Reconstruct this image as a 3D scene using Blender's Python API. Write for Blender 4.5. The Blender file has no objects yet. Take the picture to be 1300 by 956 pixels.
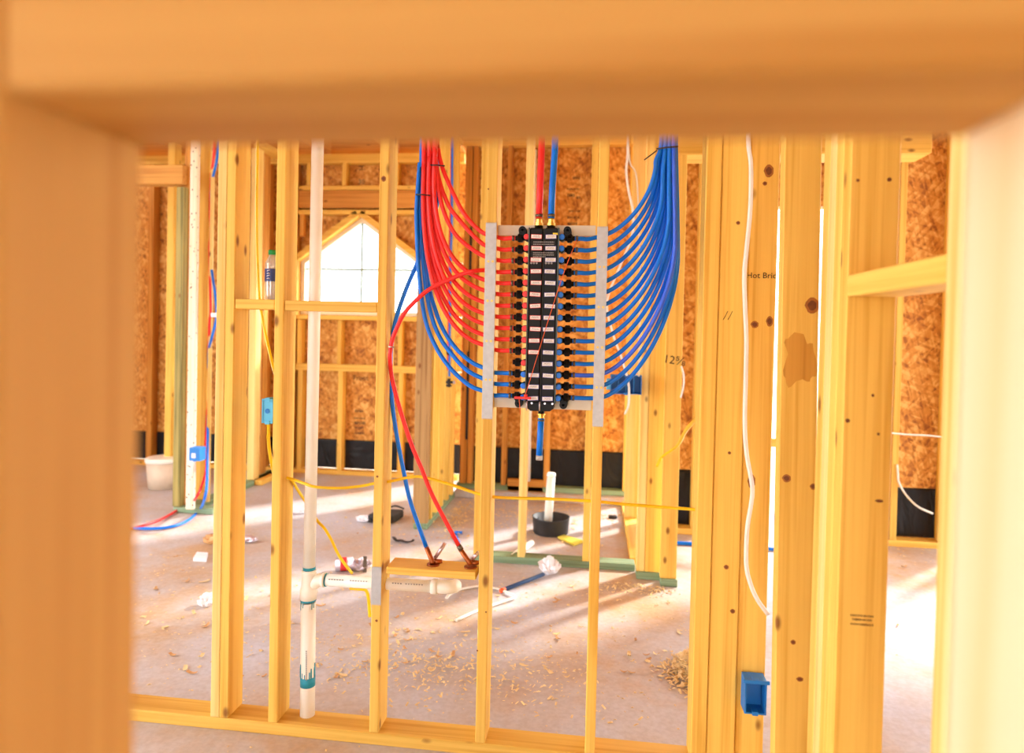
import bpy, bmesh, math, random
from mathutils import Vector, Matrix, noise
random.seed(7)
scene = bpy.context.scene
COL = scene.collection

# ------------------------------------------------------------------ camera
W, H = 1300, 956
LENS = 24.0
F = LENS / 36.0 * W                      # focal length in pixels of the 1300 frame
CU, CV = 650.0, 433.0                    # optical axis (the frame is lower than it is high)
YAW, PITCH, ROLL = math.radians(7.0), math.radians(1.0), math.radians(1.28)
EYE = Vector((0.0, 0.0, 1.28))
fwd = Vector((-math.sin(YAW) * math.cos(PITCH), math.cos(YAW) * math.cos(PITCH), -math.sin(PITCH)))
r0 = Vector((math.cos(YAW), math.sin(YAW), 0.0))
u0 = r0.cross(fwd)
right = r0 * math.cos(ROLL) + u0 * math.sin(ROLL)
up = u0 * math.cos(ROLL) - r0 * math.sin(ROLL)
cam_data = bpy.data.cameras.new('camera')
cam_data.lens, cam_data.sensor_width = LENS, 36.0
cam_data.shift_y = -(H / 2 - CV) / W
cam_data.clip_start = 0.05
cam_data.dof.use_dof = True
cam_data.dof.focus_distance = 2.03
cam_data.dof.aperture_fstop = 2.4
cam = bpy.data.objects.new('camera', cam_data)
m3 = Matrix((right, up, -fwd)).transposed()
cam.matrix_world = Matrix.Translation(EYE) @ m3.to_4x4()
COL.objects.link(cam)
scene.camera = cam

# ------------------------------------------------------------------ world, light, exposure
world = bpy.data.worlds.new('world')
scene.world = world
world.use_nodes = True
bg = world.node_tree.nodes['Background']
bg.inputs['Color'].default_value = (0.90, 0.95, 1.0, 1)
bg.inputs['Strength'].default_value = 4.0
scene.view_settings.view_transform = 'Standard'
scene.view_settings.look = 'None'
scene.view_settings.gamma = 1.0
scene.view_settings.exposure = 0.86
sun_data = bpy.data.lights.new('sun', 'SUN')
sun_data.energy = 4.2
sun_data.angle = math.radians(5)
sun_data.color = (1.0, 0.96, 0.9)
sun = bpy.data.objects.new('sun', sun_data)
SUN_AZ, SUN_EL = math.radians(45), math.radians(33)      # azimuth to the right of the house's depth axis
sd = Vector((math.sin(SUN_AZ) * math.cos(SUN_EL), math.cos(SUN_AZ) * math.cos(SUN_EL), math.sin(SUN_EL)))
sun.rotation_euler = sd.to_track_quat('Z', 'Y').to_euler()
sun.location = (6, 8, 6)
COL.objects.link(sun)


# ------------------------------------------------------------------ projection helpers (pixel -> real point)
def ray(u, v):
    return fwd + right * ((u - CU) / F) - up * ((v - CV) / F)


def at(u, v, y):
    d = ray(u, v)
    return EYE + d * (y / d.y)


def fl(u, v, z=0.0):
    d = ray(u, v)
    return EYE + d * ((z - EYE.z) / d.z)


def atx(u, v, x):
    d = ray(u, v)
    return EYE + d * (x / d.x)


# ------------------------------------------------------------------ materials
def srgb(r, g, b):
    f = lambda c: (c / 255 / 12.92) if c / 255 <= .04045 else ((c / 255 + .055) / 1.055) ** 2.4
    return (f(r), f(g), f(b), 1)


def mat_base(name):
    m = bpy.data.materials.new(name)
    m.use_nodes = True
    nt = m.node_tree
    b = nt.nodes['Principled BSDF']
    return m, nt, b


def node(nt, t, **kw):
    n = nt.nodes.new(t)
    for k, v in kw.items():
        setattr(n, k, v)
    return n


def ramp(nt, stops):
    n = nt.nodes.new('ShaderNodeValToRGB')
    e = n.color_ramp.elements
    while len(e) < len(stops):
        e.new(0.5)
    for el, (p, c) in zip(e, stops):
        el.position = p
        el.color = c
    return n


def plain(name, col, rough=0.5, metal=0.0, var=0.0, scale=20.0, bump=0.0, coat=0.0, spec=0.5):
    m, nt, b = mat_base(name)
    b.inputs['Roughness'].default_value = rough
    b.inputs['Metallic'].default_value = metal
    b.inputs['Specular IOR Level'].default_value = spec
    b.inputs['Coat Weight'].default_value = coat
    tc = node(nt, 'ShaderNodeTexCoord')
    nz = node(nt, 'ShaderNodeTexNoise')
    nz.inputs['Scale'].default_value = scale
    nz.inputs['Detail'].default_value = 4
    nt.links.new(tc.outputs['Object'], nz.inputs['Vector'])
    lo = tuple(max(0, c * (1 - var)) for c in col[:3]) + (1,)
    hi = tuple(min(1, c * (1 + var)) for c in col[:3]) + (1,)
    rp = ramp(nt, [(0.3, lo), (0.7, hi)])
    nt.links.new(nz.outputs['Fac'], rp.inputs['Fac'])
    nt.links.new(rp.outputs['Color'], b.inputs['Base Color'])
    if bump:
        bp = node(nt, 'ShaderNodeBump')
        bp.inputs['Strength'].default_value = bump
        bp.inputs['Distance'].default_value = 0.01
        nt.links.new(nz.outputs['Fac'], bp.inputs['Height'])
        nt.links.new(bp.outputs['Normal'], b.inputs['Normal'])
    return m


def wood(name, light, dark, axis, knot=True, speck=False, rough=0.62):
    m, nt, b = mat_base(name)
    L = nt.links.new
    tc = node(nt, 'ShaderNodeTexCoord')
    oi = node(nt, 'ShaderNodeObjectInfo')
    mul = node(nt, 'ShaderNodeVectorMath', operation='SCALE')
    mul.inputs[0].default_value = (37.0, 19.0, 53.0)
    L(oi.outputs['Random'], mul.inputs['Scale'])
    add = node(nt, 'ShaderNodeVectorMath', operation='ADD')
    L(tc.outputs['Object'], add.inputs[0])
    L(mul.outputs[0], add.inputs[1])

    def scaled(across, along):
        s = [across] * 3
        s['XYZ'.index(axis)] = along
        n = node(nt, 'ShaderNodeMapping')
        n.inputs['Scale'].default_value = s
        L(add.outputs[0], n.inputs['Vector'])
        return n
    g1 = node(nt, 'ShaderNodeTexNoise')                 # broad growth bands
    g1.inputs['Scale'].default_value = 1.0
    g1.inputs['Detail'].default_value = 3
    g1.inputs['Distortion'].default_value = 0.6
    L(scaled(44, 0.8).outputs[0], g1.inputs['Vector'])
    g2 = node(nt, 'ShaderNodeTexNoise')                 # fine grain
    g2.inputs['Scale'].default_value = 1.0
    g2.inputs['Detail'].default_value = 5
    L(scaled(170, 3.0).outputs[0], g2.inputs['Vector'])
    g3 = node(nt, 'ShaderNodeTexNoise')                 # blotches
    g3.inputs['Scale'].default_value = 1.0
    L(scaled(6, 1.6).outputs[0], g3.inputs['Vector'])
    mx = node(nt, 'ShaderNodeMath', operation='MULTIPLY_ADD')
    mx.inputs[1].default_value = 0.55
    L(g1.outputs['Fac'], mx.inputs[0])
    m2 = node(nt, 'ShaderNodeMath', operation='MULTIPLY')
    m2.inputs[1].default_value = 0.22
    L(g2.outputs['Fac'], m2.inputs[0])
    L(m2.outputs[0], mx.inputs[2])
    m4 = node(nt, 'ShaderNodeMath', operation='MULTIPLY_ADD')
    m4.inputs[1].default_value = 0.25
    L(g3.outputs['Fac'], m4.inputs[0])
    L(mx.outputs[0], m4.inputs[2])
    rp = ramp(nt, [(0.37, light), (0.50, tuple((a * .7 + c * .3) for a, c in zip(light, dark))), (0.62, dark)])
    L(m4.outputs[0], rp.inputs['Fac'])
    col = rp.outputs['Color']
    hv = node(nt, 'ShaderNodeHueSaturation')            # each board a little different
    mr = node(nt, 'ShaderNodeMapRange')
    mr.inputs['To Min'].default_value = 0.88
    mr.inputs['To Max'].default_value = 1.08
    L(oi.outputs['Random'], mr.inputs['Value'])
    L(mr.outputs[0], hv.inputs['Value'])
    L(col, hv.inputs['Color'])
    col = hv.outputs['Color']
    if knot:
        vo = node(nt, 'ShaderNodeTexVoronoi')
        vo.inputs['Scale'].default_value = 1.0
        L(scaled(15, 7.5).outputs[0], vo.inputs['Vector'])
        sp = node(nt, 'ShaderNodeSeparateColor')
        L(vo.outputs['Color'], sp.inputs[0])
        gt = node(nt, 'ShaderNodeMath', operation='GREATER_THAN')
        gt.inputs[1].default_value = 0.72
        L(sp.outputs[0], gt.inputs[0])
        kr = node(nt, 'ShaderNodeMapRange', interpolation_type='SMOOTHSTEP')
        kr.inputs['From Min'].default_value = 0.05
        kr.inputs['From Max'].default_value = 0.2
        kr.inputs['To Min'].default_value = 0.85
        kr.inputs['To Max'].default_value = 0.0
        L(vo.outputs['Distance'], kr.inputs['Value'])
        kk = node(nt, 'ShaderNodeMath', operation='MULTIPLY')
        L(kr.outputs[0], kk.inputs[0])
        L(gt.outputs[0], kk.inputs[1])
        mixk = node(nt, 'ShaderNodeMix', data_type='RGBA')
        mixk.inputs['B'].default_value = srgb(120, 62, 20)
        L(kk.outputs[0], mixk.inputs['Factor'])
        L(col, mixk.inputs['A'])
        col = mixk.outputs['Result']
    if speck:
        vs = node(nt, 'ShaderNodeTexVoronoi')
        vs.inputs['Scale'].default_value = 1.0
        L(scaled(42, 26).outputs[0], vs.inputs['Vector'])
        ls = node(nt, 'ShaderNodeMath', operation='LESS_THAN')
        ls.inputs[1].default_value = 0.16
        L(vs.outputs['Distance'], ls.inputs[0])
        mixs = node(nt, 'ShaderNodeMix', data_type='RGBA')
        mixs.inputs['B'].default_value = srgb(70, 50, 30)
        L(ls.outputs[0], mixs.inputs['Factor'])
        L(col, mixs.inputs['A'])
        col = mixs.outputs['Result']
    L(col, b.inputs['Base Color'])
    b.inputs['Roughness'].default_value = rough
    b.inputs['Specular IOR Level'].default_value = 0.3
    bp = node(nt, 'ShaderNodeBump')
    bp.inputs['Strength'].default_value = 0.15
    bp.inputs['Distance'].default_value = 0.002
    L(g2.outputs['Fac'], bp.inputs['Height'])
    L(bp.outputs['Normal'], b.inputs['Normal'])
    return m


PINE_L, PINE_D = srgb(247, 203, 98), srgb(224, 170, 66)
WOOD = {a: wood('pine_' + a.lower(), PINE_L, PINE_D, a) for a in 'XYZ'}
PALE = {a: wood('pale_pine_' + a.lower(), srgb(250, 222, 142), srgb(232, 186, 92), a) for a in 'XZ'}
TAN = {a: wood('tan_pine_' + a.lower(), srgb(226, 164, 74), srgb(184, 114, 38), a) for a in 'XYZ'}
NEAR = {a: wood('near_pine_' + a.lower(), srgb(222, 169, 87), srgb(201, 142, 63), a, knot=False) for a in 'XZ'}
LITW = wood('skylit_pine', srgb(250, 240, 220), srgb(240, 215, 170), 'Z', knot=False, speck=True)  # daylight on the stud put into its pale colour; specks are real marks
GREYW = wood('weathered_pine', srgb(190, 150, 95), srgb(140, 100, 55), 'Z')
OLIVE = wood('treated_olive', srgb(190, 170, 95), srgb(120, 110, 55), 'Z')
TREAT = {a: wood('treated_green_' + a.lower(), srgb(150, 176, 140), srgb(104, 122, 84), a, knot=False) for a in 'XY'}


def osb(name):
    m, nt, b = mat_base(name)
    L = nt.links.new
    tc = node(nt, 'ShaderNodeTexCoord')
    cols = []
    for ang, sc, off in ((0.25, (120, 60, 24), 0.0), (-0.75, (105, 60, 24), 7.3), (1.2, (85, 60, 20), 3.1)):
        m0 = node(nt, 'ShaderNodeMapping')
        m0.inputs['Rotation'].default_value = (0, ang, 0)
        m0.inputs['Location'].default_value = (off, off, off)
        L(tc.outputs['Object'], m0.inputs['Vector'])
        mp = node(nt, 'ShaderNodeMapping')
        mp.inputs['Scale'].default_value = sc
        L(m0.outputs[0], mp.inputs['Vector'])
        v = node(nt, 'ShaderNodeTexVoronoi')
        v.inputs['Scale'].default_value = 0.62
        L(mp.outputs[0], v.inputs['Vector'])
        s = node(nt, 'ShaderNodeSeparateColor')
        L(v.outputs['Color'], s.inputs[0])
        cols.append(s.outputs[0])
    nz = node(nt, 'ShaderNodeTexNoise')
    nz.inputs['Scale'].default_value = 9
    nz.inputs['Detail'].default_value = 6
    L(tc.outputs['Object'], nz.inputs['Vector'])
    a1 = node(nt, 'ShaderNodeMath', operation='ADD')
    L(cols[0], a1.inputs[0]); L(cols[1], a1.inputs[1])
    a2 = node(nt, 'ShaderNodeMath', operation='ADD')
    L(a1.outputs[0], a2.inputs[0]); L(cols[2], a2.inputs[1])
    a3 = node(nt, 'ShaderNodeMath', operation='MULTIPLY_ADD')
    a3.inputs[1].default_value = 0.28
    L(a2.outputs[0], a3.inputs[0])
    n5 = node(nt, 'ShaderNodeMath', operation='MULTIPLY')
    n5.inputs[1].default_value = 0.25
    L(nz.outputs['Fac'], n5.inputs[0])
    L(n5.outputs[0], a3.inputs[2])
    rp = ramp(nt, [(0.26, srgb(150, 88, 28)), (0.42, srgb(200, 132, 48)), (0.60, srgb(218, 154, 64)), (0.80, srgb(238, 190, 106))])
    L(a3.outputs[0], rp.inputs['Fac'])
    L(rp.outputs['Color'], b.inputs['Base Color'])
    b.inputs['Roughness'].default_value = 0.7
    bp = node(nt, 'ShaderNodeBump')
    bp.inputs['Strength'].default_value = 0.3
    bp.inputs['Distance'].default_value = 0.003
    L(a2.outputs[0], bp.inputs['Height'])
    L(bp.outputs['Normal'], b.inputs['Normal'])
    return m


OSB = osb('strand_board')


def concrete():
    m, nt, b = mat_base('dusty_concrete')
    L = nt.links.new
    tc = node(nt, 'ShaderNodeTexCoord')
    n1 = node(nt, 'ShaderNodeTexNoise')
    n1.inputs['Scale'].default_value = 1.3
    n1.inputs['Detail'].default_value = 6
    n1.inputs['Roughness'].default_value = 0.65
    L(tc.outputs['Object'], n1.inputs['Vector'])
    rp = ramp(nt, [(0.36, srgb(200, 200, 210)), (0.50, srgb(196, 186, 182)), (0.64, srgb(196, 162, 124))])
    L(n1.outputs['Fac'], rp.inputs['Fac'])
    n2 = node(nt, 'ShaderNodeTexNoise')
    n2.inputs['Scale'].default_value = 60
    n2.inputs['Detail'].default_value = 5
    L(tc.outputs['Object'], n2.inputs['Vector'])
    r2 = ramp(nt, [(0.35, (0.88, 0.86, 0.84, 1)), (0.65, (1, 1, 1, 1))])
    L(n2.outputs['Fac'], r2.inputs['Fac'])
    mx = node(nt, 'ShaderNodeMix', data_type='RGBA', blend_type='MULTIPLY')
    mx.inputs['Factor'].default_value = 1.0
    L(rp.outputs['Color'], mx.inputs['A'])
    L(r2.outputs['Color'], mx.inputs['B'])
    L(mx.outputs['Result'], b.inputs['Base Color'])
    b.inputs['Roughness'].default_value = 0.55
    bp = node(nt, 'ShaderNodeBump')
    bp.inputs['Strength'].default_value = 0.2
    bp.inputs['Distance'].default_value = 0.004
    L(n2.outputs['Fac'], bp.inputs['Height'])
    L(bp.outputs['Normal'], b.inputs['Normal'])
    return m


M = dict(
    concrete=concrete(),
    ground=plain('pale_dirt', srgb(215, 200, 180), 0.9, var=.1, scale=3),
    red=plain('red_plastic', srgb(245, 50, 48), 0.36, var=.04, spec=.35),
    blue=plain('blue_plastic', srgb(0, 120, 238), 0.36, var=.05, spec=.35),
    blue2=plain('violet_blue_plastic', srgb(50, 104, 245), 0.32, var=.05),
    bluebox=plain('blue_box_plastic', srgb(20, 120, 200), 0.45, var=.08),
    lightblue=plain('pale_blue_plastic', srgb(90, 185, 225), 0.4, var=.08),
    black=plain('black_plastic', srgb(12, 11, 12), 0.45, var=.15, spec=.22),
    black2=plain('black_matte', srgb(38, 36, 36), 0.6, var=.2),
    steel=plain('galvanised_steel', srgb(186, 188, 188), 0.45, 0.25, var=.08, scale=60),
    rail=plain('rail_steel', srgb(222, 212, 190), 0.5, 0.1, var=.04),
    screw=plain('screw_metal', srgb(235, 190, 90), 0.35, 0.4, var=.1),
    brass=plain('brass', srgb(225, 185, 90), 0.28, 0.9, var=.06),
    copper=plain('copper', srgb(170, 95, 50), 0.4, 0.8, var=.25, scale=80),
    silver=plain('bright_metal', srgb(215, 205, 215), 0.3, 0.8, var=.1),
    ring=plain('crimp_metal', srgb(105, 92, 78), 0.4, 0.7, var=.15),
    pvc=plain('cream_pvc', srgb(253, 249, 236), 0.34, var=.03, scale=6),
    primer=plain('teal_primer', srgb(30, 150, 175), 0.5, var=.15),
    yellow=plain('yellow_jacket', srgb(246, 205, 20), 0.4, var=.06),
    white=plain('white_jacket', srgb(240, 235, 222), 0.45, var=.04),
    paper=plain('white_paper', srgb(238, 236, 240), 0.8, var=.05),
    muntin=plain('muntin_backlit', srgb(150, 175, 165), 0.5),  # white vinyl darkened, its backlit shade put into the colour
    vinyl=plain('white_vinyl', srgb(232, 226, 212), 0.4, var=.02),
    labelred=plain('label_red_border', srgb(215, 45, 45), 0.5),
    labelblue=plain('label_blue_border', srgb(120, 115, 180), 0.5),
    labelwhite=plain('label_white', srgb(240, 235, 230), 0.5),
    print_grey=plain('print_grey', srgb(150, 144, 140), 0.6),
    sticker=plain('yellow_sticker', srgb(240, 215, 30), 0.5),
    orange=plain('orange_string', srgb(235, 95, 30), 0.6),
    stamp=plain('faded_stamp', srgb(150, 108, 48), 0.8),
    ink=plain('dark_ink', srgb(66, 42, 22), 0.8),
    green=plain('green_cap_plastic', srgb(20, 150, 75), 0.4),
    navy=plain('navy_label', srgb(40, 60, 125), 0.45, var=.08),
    chip=plain('wood_shaving', srgb(240, 206, 150), 0.7, var=.25, scale=15),
    chipd=plain('dark_shaving', srgb(206, 158, 104), 0.75, var=.25, scale=15),
    dust=plain('sawdust', srgb(214, 160, 98), 0.9, var=.3, scale=60, bump=.5),
    yboard=plain('yellow_board', srgb(226, 205, 70), 0.6, var=.08),
    tape=plain('purple_tape', srgb(100, 60, 120), 0.5),
    greenpaint=plain('green_primer_stain', srgb(70, 140, 90), 0.7, var=.2),
)


def sheet_mat():
    m, nt, b = mat_base('black_sheeting')
    tc = node(nt, 'ShaderNodeTexCoord')
    mp = node(nt, 'ShaderNodeMapping')
    mp.inputs['Scale'].default_value = (9, 9, 4)
    mp.inputs['Rotation'].default_value = (0, .5, 0)
    nz = node(nt, 'ShaderNodeTexNoise')
    nz.inputs['Scale'].default_value = 1
    nz.inputs['Distortion'].default_value = 1.5
    nt.links.new(tc.outputs['Object'], mp.inputs[0])
    nt.links.new(mp.outputs[0], nz.inputs['Vector'])
    bp = node(nt, 'ShaderNodeBump')
    bp.inputs['Strength'].default_value = 0.8
    bp.inputs['Distance'].default_value = 0.02
    nt.links.new(nz.outputs['Fac'], bp.inputs['Height'])
    nt.links.new(bp.outputs['Normal'], b.inputs['Normal'])
    b.inputs['Base Color'].default_value = srgb(20, 19, 20)
    b.inputs['Roughness'].default_value = 0.42
    b.inputs['Specular IOR Level'].default_value = 0.3
    return m


def glass_mat(name, tint=(0.97, 0.99, 0.98, 1), gloss=0.06):
    m = bpy.data.materials.new(name)
    m.use_nodes = True
    nt = m.node_tree
    nt.nodes.clear()
    out = node(nt, 'ShaderNodeOutputMaterial')
    tr = node(nt, 'ShaderNodeBsdfTransparent')
    tr.inputs[0].default_value = tint
    gl = node(nt, 'ShaderNodeBsdfGlossy')
    gl.inputs['Roughness'].default_value = 0.05
    mx = node(nt, 'ShaderNodeMixShader')
    mx.inputs[0].default_value = gloss
    nt.links.new(tr.outputs[0], mx.inputs[1])
    nt.links.new(gl.outputs[0], mx.inputs[2])
    nt.links.new(mx.outputs[0], out.inputs[0])
    return m


M['sheet'] = sheet_mat()
M['glass'] = glass_mat('window_glass')
def bottle_mat():
    m = glass_mat('clear_bottle_plastic', (0.95, 0.97, 0.96, 1), 0.2)
    nt = m.node_tree
    out = [n for n in nt.nodes if n.type == 'OUTPUT_MATERIAL'][0]
    src = out.inputs[0].links[0].from_socket
    df = node(nt, 'ShaderNodeBsdfTranslucent')
    df.inputs[0].default_value = (.92, .94, .93, 1)
    d2 = node(nt, 'ShaderNodeBsdfDiffuse')
    d2.inputs[0].default_value = (.92, .94, .93, 1)
    ad = node(nt, 'ShaderNodeMixShader')
    nt.links.new(df.outputs[0], ad.inputs[1]); nt.links.new(d2.outputs[0], ad.inputs[2])
    mx = node(nt, 'ShaderNodeMixShader')
    mx.inputs[0].default_value = .32
    nt.links.new(src, mx.inputs[1]); nt.links.new(ad.outputs[0], mx.inputs[2])
    nt.links.new(mx.outputs[0], out.inputs[0])
    return m


M['bottle'] = bottle_mat()

# ------------------------------------------------------------------ mesh helpers
WL = {}                                   # world location of every object made here


def empty(name, loc, label=None, cat=None, group=None, kind=None, parent=None):
    o = bpy.data.objects.new(name, None)
    o.empty_display_size = 0.05
    COL.objects.link(o)
    loc = Vector(loc)
    WL[o.name] = loc
    if parent:
        o.parent = parent
        o.location = loc - WL[parent.name]
    else:
        o.location = loc
    tag(o, label, cat, group, kind)
    return o


def tag(o, label=None, cat=None, group=None, kind=None):
    if label: o['label'] = label
    if cat: o['category'] = cat
    if group: o['group'] = group
    if kind: o['kind'] = kind
    return o


class MB:
    def __init__(self):
        self.v, self.f, self.s = [], [], []

    def add(self, verts, faces, smooth=False):
        n = len(self.v)
        self.v += [Vector(p) for p in verts]
        self.f += [tuple(i + n for i in f) for f in faces]
        self.s += [smooth] * len(faces)
        return self

    def box(self, x0, x1, y0, y1, z0, z1, b=0.0):
        if b <= 0:
            P = [(x, y, z) for x in (x0, x1) for y in (y0, y1) for z in (z0, z1)]
            return self.add(P, [(0, 1, 3, 2), (4, 6, 7, 5), (0, 4, 5, 1), (2, 3, 7, 6), (0, 2, 6, 4), (1, 5, 7, 3)])
        bm = bmesh.new()
        bmesh.ops.create_cube(bm, size=1)
        for w in bm.verts:
            w.co = Vector(((x0 + x1) / 2 + w.co.x * (x1 - x0), (y0 + y1) / 2 + w.co.y * (y1 - y0), (z0 + z1) / 2 + w.co.z * (z1 - z0)))
        bmesh.ops.bevel(bm, geom=bm.edges[:], offset=b, segments=1, affect='EDGES')
        bm.verts.index_update()
        self.add([w.co.copy() for w in bm.verts], [tuple(w.index for w in fa.verts) for fa in bm.faces])
        bm.free()
        return self

    def tube(self, pts, r, n=8, cap=True, smooth=True, flat=1.0):
        pts = [Vector(p) for p in pts]
        rr = r if isinstance(r, (list, tuple)) else [r] * len(pts)
        base = len(self.v)
        prev = None
        for i, p in enumerate(pts):
            t = (pts[min(i + 1, len(pts) - 1)] - pts[max(i - 1, 0)])
            if t.length < 1e-9: t = Vector((0, 0, 1))
            t.normalize()
            if prev is None:
                a = Vector((0, 1, 0)) if abs(t.y) < .9 else Vector((1, 0, 0))
                prev = (a - t * a.dot(t)).normalized()
            else:
                prev = (prev - t * prev.dot(t))
                prev.normalize()
            bno = t.cross(prev)
            for k in range(n):
                a = 2 * math.pi * k / n
                self.v.append(p + prev * (math.cos(a) * rr[i]) + bno * (math.sin(a) * rr[i] * flat))
        for i in range(len(pts) - 1):
            for k in range(n):
                a, b2 = base + i * n + k, base + i * n + (k + 1) % n
                self.f.append((a, b2, b2 + n, a + n)); self.s.append(smooth)
        if cap:
            self.f.append(tuple(base + k for k in range(n))[::-1]); self.s.append(False)
            e = base + (len(pts) - 1) * n
            self.f.append(tuple(e + k for k in range(n))); self.s.append(False)
        return self

    def prism_xz(self, poly, y0, y1):
        n = len(poly)
        V = [(x, y0, z) for x, z in poly] + [(x, y1, z) for x, z in poly]
        Fc = [tuple(range(n)), tuple(range(n, 2 * n))[::-1]]
        for k in range(n):
            Fc.append((k, k + n, (k + 1) % n + n, (k + 1) % n))
        return self.add(V, Fc)

    def build(self, name, mat, parent=None, origin=None):
        lo = Vector((min(p.x for p in self.v), min(p.y for p in self.v), min(p.z for p in self.v)))
        hi = Vector((max(p.x for p in self.v), max(p.y for p in self.v), max(p.z for p in self.v)))
        c = Vector(origin) if origin is not None else (lo + hi) / 2
        me = bpy.data.meshes.new(name)
        me.from_pydata([tuple(p - c) for p in self.v], [], self.f)
        for pl, s in zip(me.polygons, self.s):
            pl.use_smooth = s
        bm = bmesh.new(); bm.from_mesh(me)
        bmesh.ops.recalc_face_normals(bm, faces=bm.faces[:])
        bm.to_mesh(me); bm.free()
        me.materials.append(mat)
        o = bpy.data.objects.new(name, me)
        COL.objects.link(o)
        WL[o.name] = c
        if parent:
            o.parent = parent
            o.location = c - WL[parent.name]
        else:
            o.location = c
        return o


def share(src, name, loc, parent, mat=None):
    """A second object on the same mesh data, placed at a world location."""
    o = src.copy()
    o.name = name
    COL.objects.link(o)
    loc = Vector(loc)
    o.parent = parent
    o.location = loc - (WL[parent.name] if parent else Vector())
    WL[o.name] = loc
    return o


def board(name, x0, x1, y0, y1, z0, z1, parent, mats=None, axis=None, b=0.0025):
    d = (x1 - x0, y1 - y0, z1 - z0)
    if axis is None:
        axis = 'XYZ'[d.index(max(d))]
    mats = mats or WOOD
    m = mats[axis] if isinstance(mats, dict) else mats
    return MB().box(x0, x1, y0, y1, z0, z1, b).build(name, m, parent)


def stud(parent, uL, uR, v, y0, depth=0.089, z0=0.038, z1=2.66, mats=None, name='stud'):
    """An upright whose front face spans pixels uL..uR on row v at depth y0."""
    return board(name, at(uL, v, y0).x, at(uR, v, y0).x, y0, y0 + depth, z0, z1, parent, mats, 'Z')


def spline(pts, n=6):
    """Catmull-Rom through the points."""
    P = [Vector(p) for p in pts]
    P = [P[0] * 2 - P[1]] + P + [P[-1] * 2 - P[-2]]
    out = []
    for i in range(1, len(P) - 2):
        a, b, c, d = P[i - 1:i + 3]
        for k in range(n):
            t = k / n
            out.append(0.5 * ((2 * b) + (c - a) * t + (2 * a - 5 * b + 4 * c - d) * t * t + (3 * b - a - 3 * c + d) * t ** 3))
    out.append(P[-2])
    return out


def text(name, body, loc, size, mat, parent, face='-Y', extrude=0.0004, tilt=0.0):
    cu = bpy.data.curves.new(name, 'FONT')
    cu.body = body
    cu.size = size
    cu.extrude = extrude
    cu.align_x, cu.align_y = 'CENTER', 'CENTER'
    cu.resolution_u = 2
    tmp = bpy.data.objects.new('tmp', cu)
    COL.objects.link(tmp)
    dg = bpy.context.evaluated_depsgraph_get()
    me = bpy.data.meshes.new_from_object(tmp.evaluated_get(dg))
    bpy.data.objects.remove(tmp)
    me.materials.clear()
    me.materials.append(mat)
    o = bpy.data.objects.new(name, me)
    COL.objects.link(o)
    loc = Vector(loc)
    WL[o.name] = loc
    o.parent = parent
    o.location = loc - (WL[parent.name] if parent else Vector())
    o.rotation_euler = (math.pi / 2, tilt, 0)
    return o


def bars(parent, u, v, y, wpx, hpx, mat, seed=1):
    """A line of a faded, unreadable stamp: short upright strokes of print."""
    rn = random.Random(seed * 31 + int(u) + int(v))
    k = y / F
    c = at(u, v, y)
    mb, xx = MB(), -wpx * k / 2
    while xx < wpx * k / 2:
        w = rn.uniform(.5, 1.6) * k
        h = hpx * k * rn.uniform(.6, 1.0) / 2
        mb.box(c.x + xx, c.x + xx + w, y, y + .0006, c.z - h, c.z + h)
        xx += w + rn.uniform(.35, .9) * k
    return mb.build('stamp_text', mat, parent)


# ================================================================== SETTING
floor = MB().box(-7, 5.2, -4.2, 5.76, -0.12, 0.0).build('floor', M['concrete']); tag(floor, kind='structure', label='dusty concrete slab strewn with wood shavings')
gnd = MB().box(-40, 40, -40, 40, -0.32, -0.15).build('ground', M['ground']); tag(gnd, kind='structure')
ceil = empty('ceiling', (0, 2, 2.74), kind='structure')
for k in range(14):
    x = -4.2 + k * 0.61
    board('joist', x, x + .038, -4.0, 5.75, 2.742, 2.93, ceil, TAN)
board('rim_joist', -4.5, 4.4, 5.7505, 5.789, 2.742, 2.93, ceil, TAN)
for k in range(3):
    for j in range(5):
        x0, y0 = -4.5 + k * 3.1, -4.1 + j * 1.995
        board('roof_panel', x0, x0 + 3.09, y0, y0 + 1.99, 2.935, 2.95, ceil, OSB, 'X')

ZT = 2.66


def plates(parent, x0, x1, y0, y1, bottom=True, mats=None, bmats=None):
    if bottom:
        board('bottom_plate', x0, x1, y0, y1, 0.0, .0375, parent, bmats or WOOD)
    board('top_plate', x0, x1, y0, y1, ZT, ZT + .038, parent, mats)
    board('top_plate', x0, x1, y0, y1, ZT + .0385, ZT + .0775, parent, mats)


# ---- wall_unseen_rear: unseen sheathed wall, added behind the viewer to dim the front
wz = empty('wall_unseen_rear', (0, -3.9, 0), kind='structure')
for k in range(7):
    z_low = 2.15 if k in (2, 3) else 0.02  # unseen opening in the rear panels, added to brighten camera-facing surfaces
    board('osb_panel', -4.5 + k * 1.24, -4.5 + k * 1.24 + 1.236, -4.0, -3.988, z_low, 2.74, wz, OSB, 'Z', 0)
for k in range(15):
    if -2.05 < -4.4 + k * .61 < .45: continue
    board('stud', -4.4 + k * .61, -4.362 + k * .61, -3.987, -3.9, 0.038, ZT, wz)
plates(wz, -4.5, 4.2, -3.987, -3.9)
for nm, xx, y_a, y_b in (('wall_unseen_rear_left', -4.5, -3.98, -2.6), ('wall_unseen_left_outer', -4.5, 3.4, 5.7), ('wall_unseen_rear_right', 4.2, -3.98, 1.8)):  # unseen outer walls, added to block light from the sides
    ws = empty(nm, (xx, y_a, 0), kind='structure')
    k = y_a
    while k < y_b - .01:
        e_ = min(y_b, k + 1.22)
        board('osb_panel', xx - .006, xx + .006, k, e_ - .0005, .02, 2.74, ws, OSB, 'Z', 0)
        k = e_

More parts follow.
